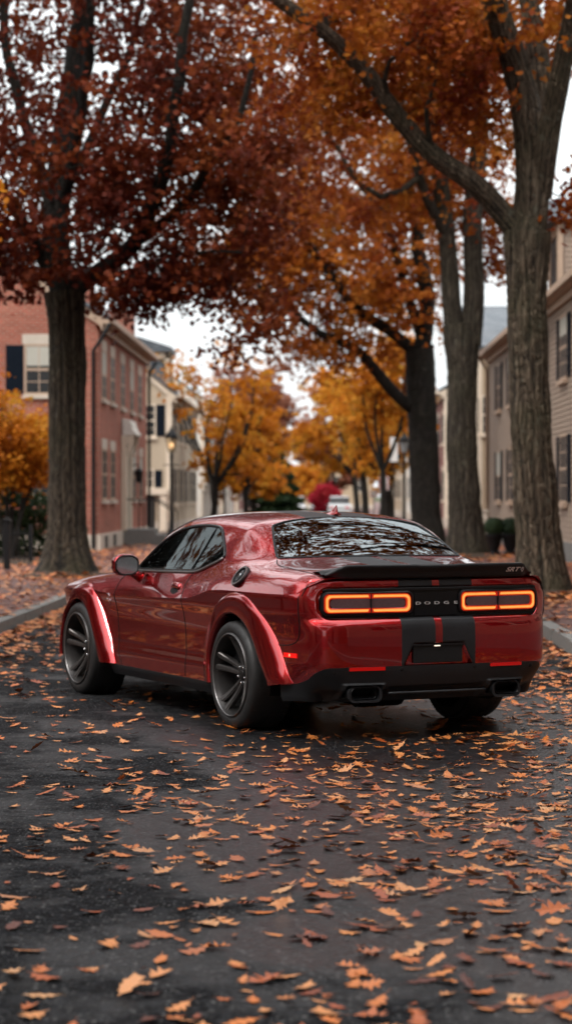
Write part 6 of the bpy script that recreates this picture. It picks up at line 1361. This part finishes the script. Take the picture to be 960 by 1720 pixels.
for cx0, cy0 in ((-4.62, 39.9), (3.12, 31.9), (3.35, 51.9)):
    for _ in range(420): a = g.uniform(0, 6.28); r0 = .45+abs(g.normal())*.6; POS.append((cx0+r0*math.cos(a), cy0+r0*1.7*math.sin(a), .11*g.uniform(.7, 1.3), .137+.10*max(0, 1-(r0/.75)**2)))
for _ in range(2600):   # gutters
    y = 15+(60-15)*g.uniform()**1.2; s_ = g.uniform() < .6; e_ = abs(g.normal())*.28; POS.append((KL+.05+e_ if s_ else KR-.05-e_, y, .105*g.uniform(.7, 1.25), .01*(1-min(1, e_*3))))
POS = np.array(POS); dist = np.hypot(POS[:, 0], POS[:, 1])
# visible in frame?
ang = np.degrees(np.arctan2(-POS[:, 0], POS[:, 1]))-YAW; infr = (np.abs(ang) < 7.2) & (dist > 6.35); score = np.where(infr, POS[:, 2]/dist, 0); order = np.argsort(-score); top300 = set(order[:300].tolist())
tm = []
for V, F in TPL:
    mm_ = MB(); mm_.add(V, F); me = mm_.mesh('fallen_leaf', M['leaf_ground_obj'], smooth=False); tm.append(me)
Vs, Fs, Ts, b = [], [], [], 0
for i, (x, y, s_, z) in enumerate(POS):
    rz = g.uniform(0, 6.283); tl_ = .10 if g.uniform() < .75 else .22; rx_t, ry_t = g.normal()*tl_, g.normal()*tl_; flip = 1
    if i in top300:
        o = bpy.data.objects.new('fallen_leaf', tm[int(g.integers(0, len(tm)))]); COL.objects.link(o); o.location = (x, y, z+.002+s_*.30*(abs(rx_t)+abs(ry_t))); o.rotation_euler = (rx_t, ry_t, rz); o.scale = (s_*g.uniform(.9, 1.2), s_*1.15, s_)
        o['label'] = 'lobed orange-brown oak leaf lying near the viewer on the dark asphalt'; o['category'] = 'leaf'; o['group'] = 'nearest fallen oak leaves on the road'
    else:
        if dist[i] < 14 and not infr[i] and dist[i] < 9: pass
        V, F = (TPL[int(g.integers(0, 14))] if dist[i] < 17 else TLO[int(g.integers(0, 6))]); c, sn = math.cos(rz), math.sin(rz); W_ = V*np.array([s_*1.05, s_*1.15, s_]); X_ = W_[:, 0]*c-W_[:, 1]*sn+x; Y_ = W_[:, 0]*sn+W_[:, 1]*c+y
        Z_ = W_[:, 2]+z+.004+(W_[:, 1]*rx_t-W_[:, 0]*ry_t)+s_*.28*(abs(rx_t)+abs(ry_t)); Vs.append(np.stack([X_, Y_, Z_], 1)); Fs.append(np.array(F)+b); b += len(V); Ts += [g.beta(2, 2)]*len(F)
Vs = np.vstack(Vs); Fs = np.vstack(Fs); me = np_mesh('leaf_litter', Vs, Fs, np.full(len(Fs), 4), [M['leaf_ground']], None, False)
at = me.attributes.new('tint', 'FLOAT', 'FACE'); at.data.foreach_set('value', np.array(Ts, np.float32)); tag(obj('leaf_litter', me), kind='stuff', label='scattered orange and brown leaf litter over road, kerbs and brick pavements', cat='leaf litter')
# a few leaves stuck to the car's side of the kerb are part of the litter
# ---------------------------------------------------------------- camera
cam_d = bpy.data.cameras.new('camera'); cam = bpy.data.objects.new('camera', cam_d); COL.objects.link(cam)
cam.location = (0, 0, 1.569); cam_d.sensor_fit = 'VERTICAL'; cam_d.sensor_height = 36.; cam_d.sensor_width = 24.; cam_d.lens = 3751.1/1720*36
cam.rotation_euler = (R(90)-math.atan(28/3751.), 0, R(YAW))
cam_d.clip_start = .1; cam_d.clip_end = 3000
cam_d.dof.use_dof = True; cam_d.dof.focus_distance = 12.8; cam_d.dof.aperture_fstop = 2.6
scene.camera = cam
vs_ = scene.view_settings; vs_.view_transform = 'Standard'; vs_.look = 'None'; vs_.gamma = 1; vs_.exposure = EXPO; vs_.use_curve_mapping = False
scene.render.engine = 'CYCLES'
cy = scene.cycles; cy.use_denoising = True; cy.max_bounces = 6; cy.diffuse_bounces = 2; cy.glossy_bounces = 3; cy.transparent_max_bounces = 10; cy.transmission_bounces = 3; cy.sample_clamp_indirect = 4
cy.use_adaptive_sampling = True; cy.adaptive_threshold = .02
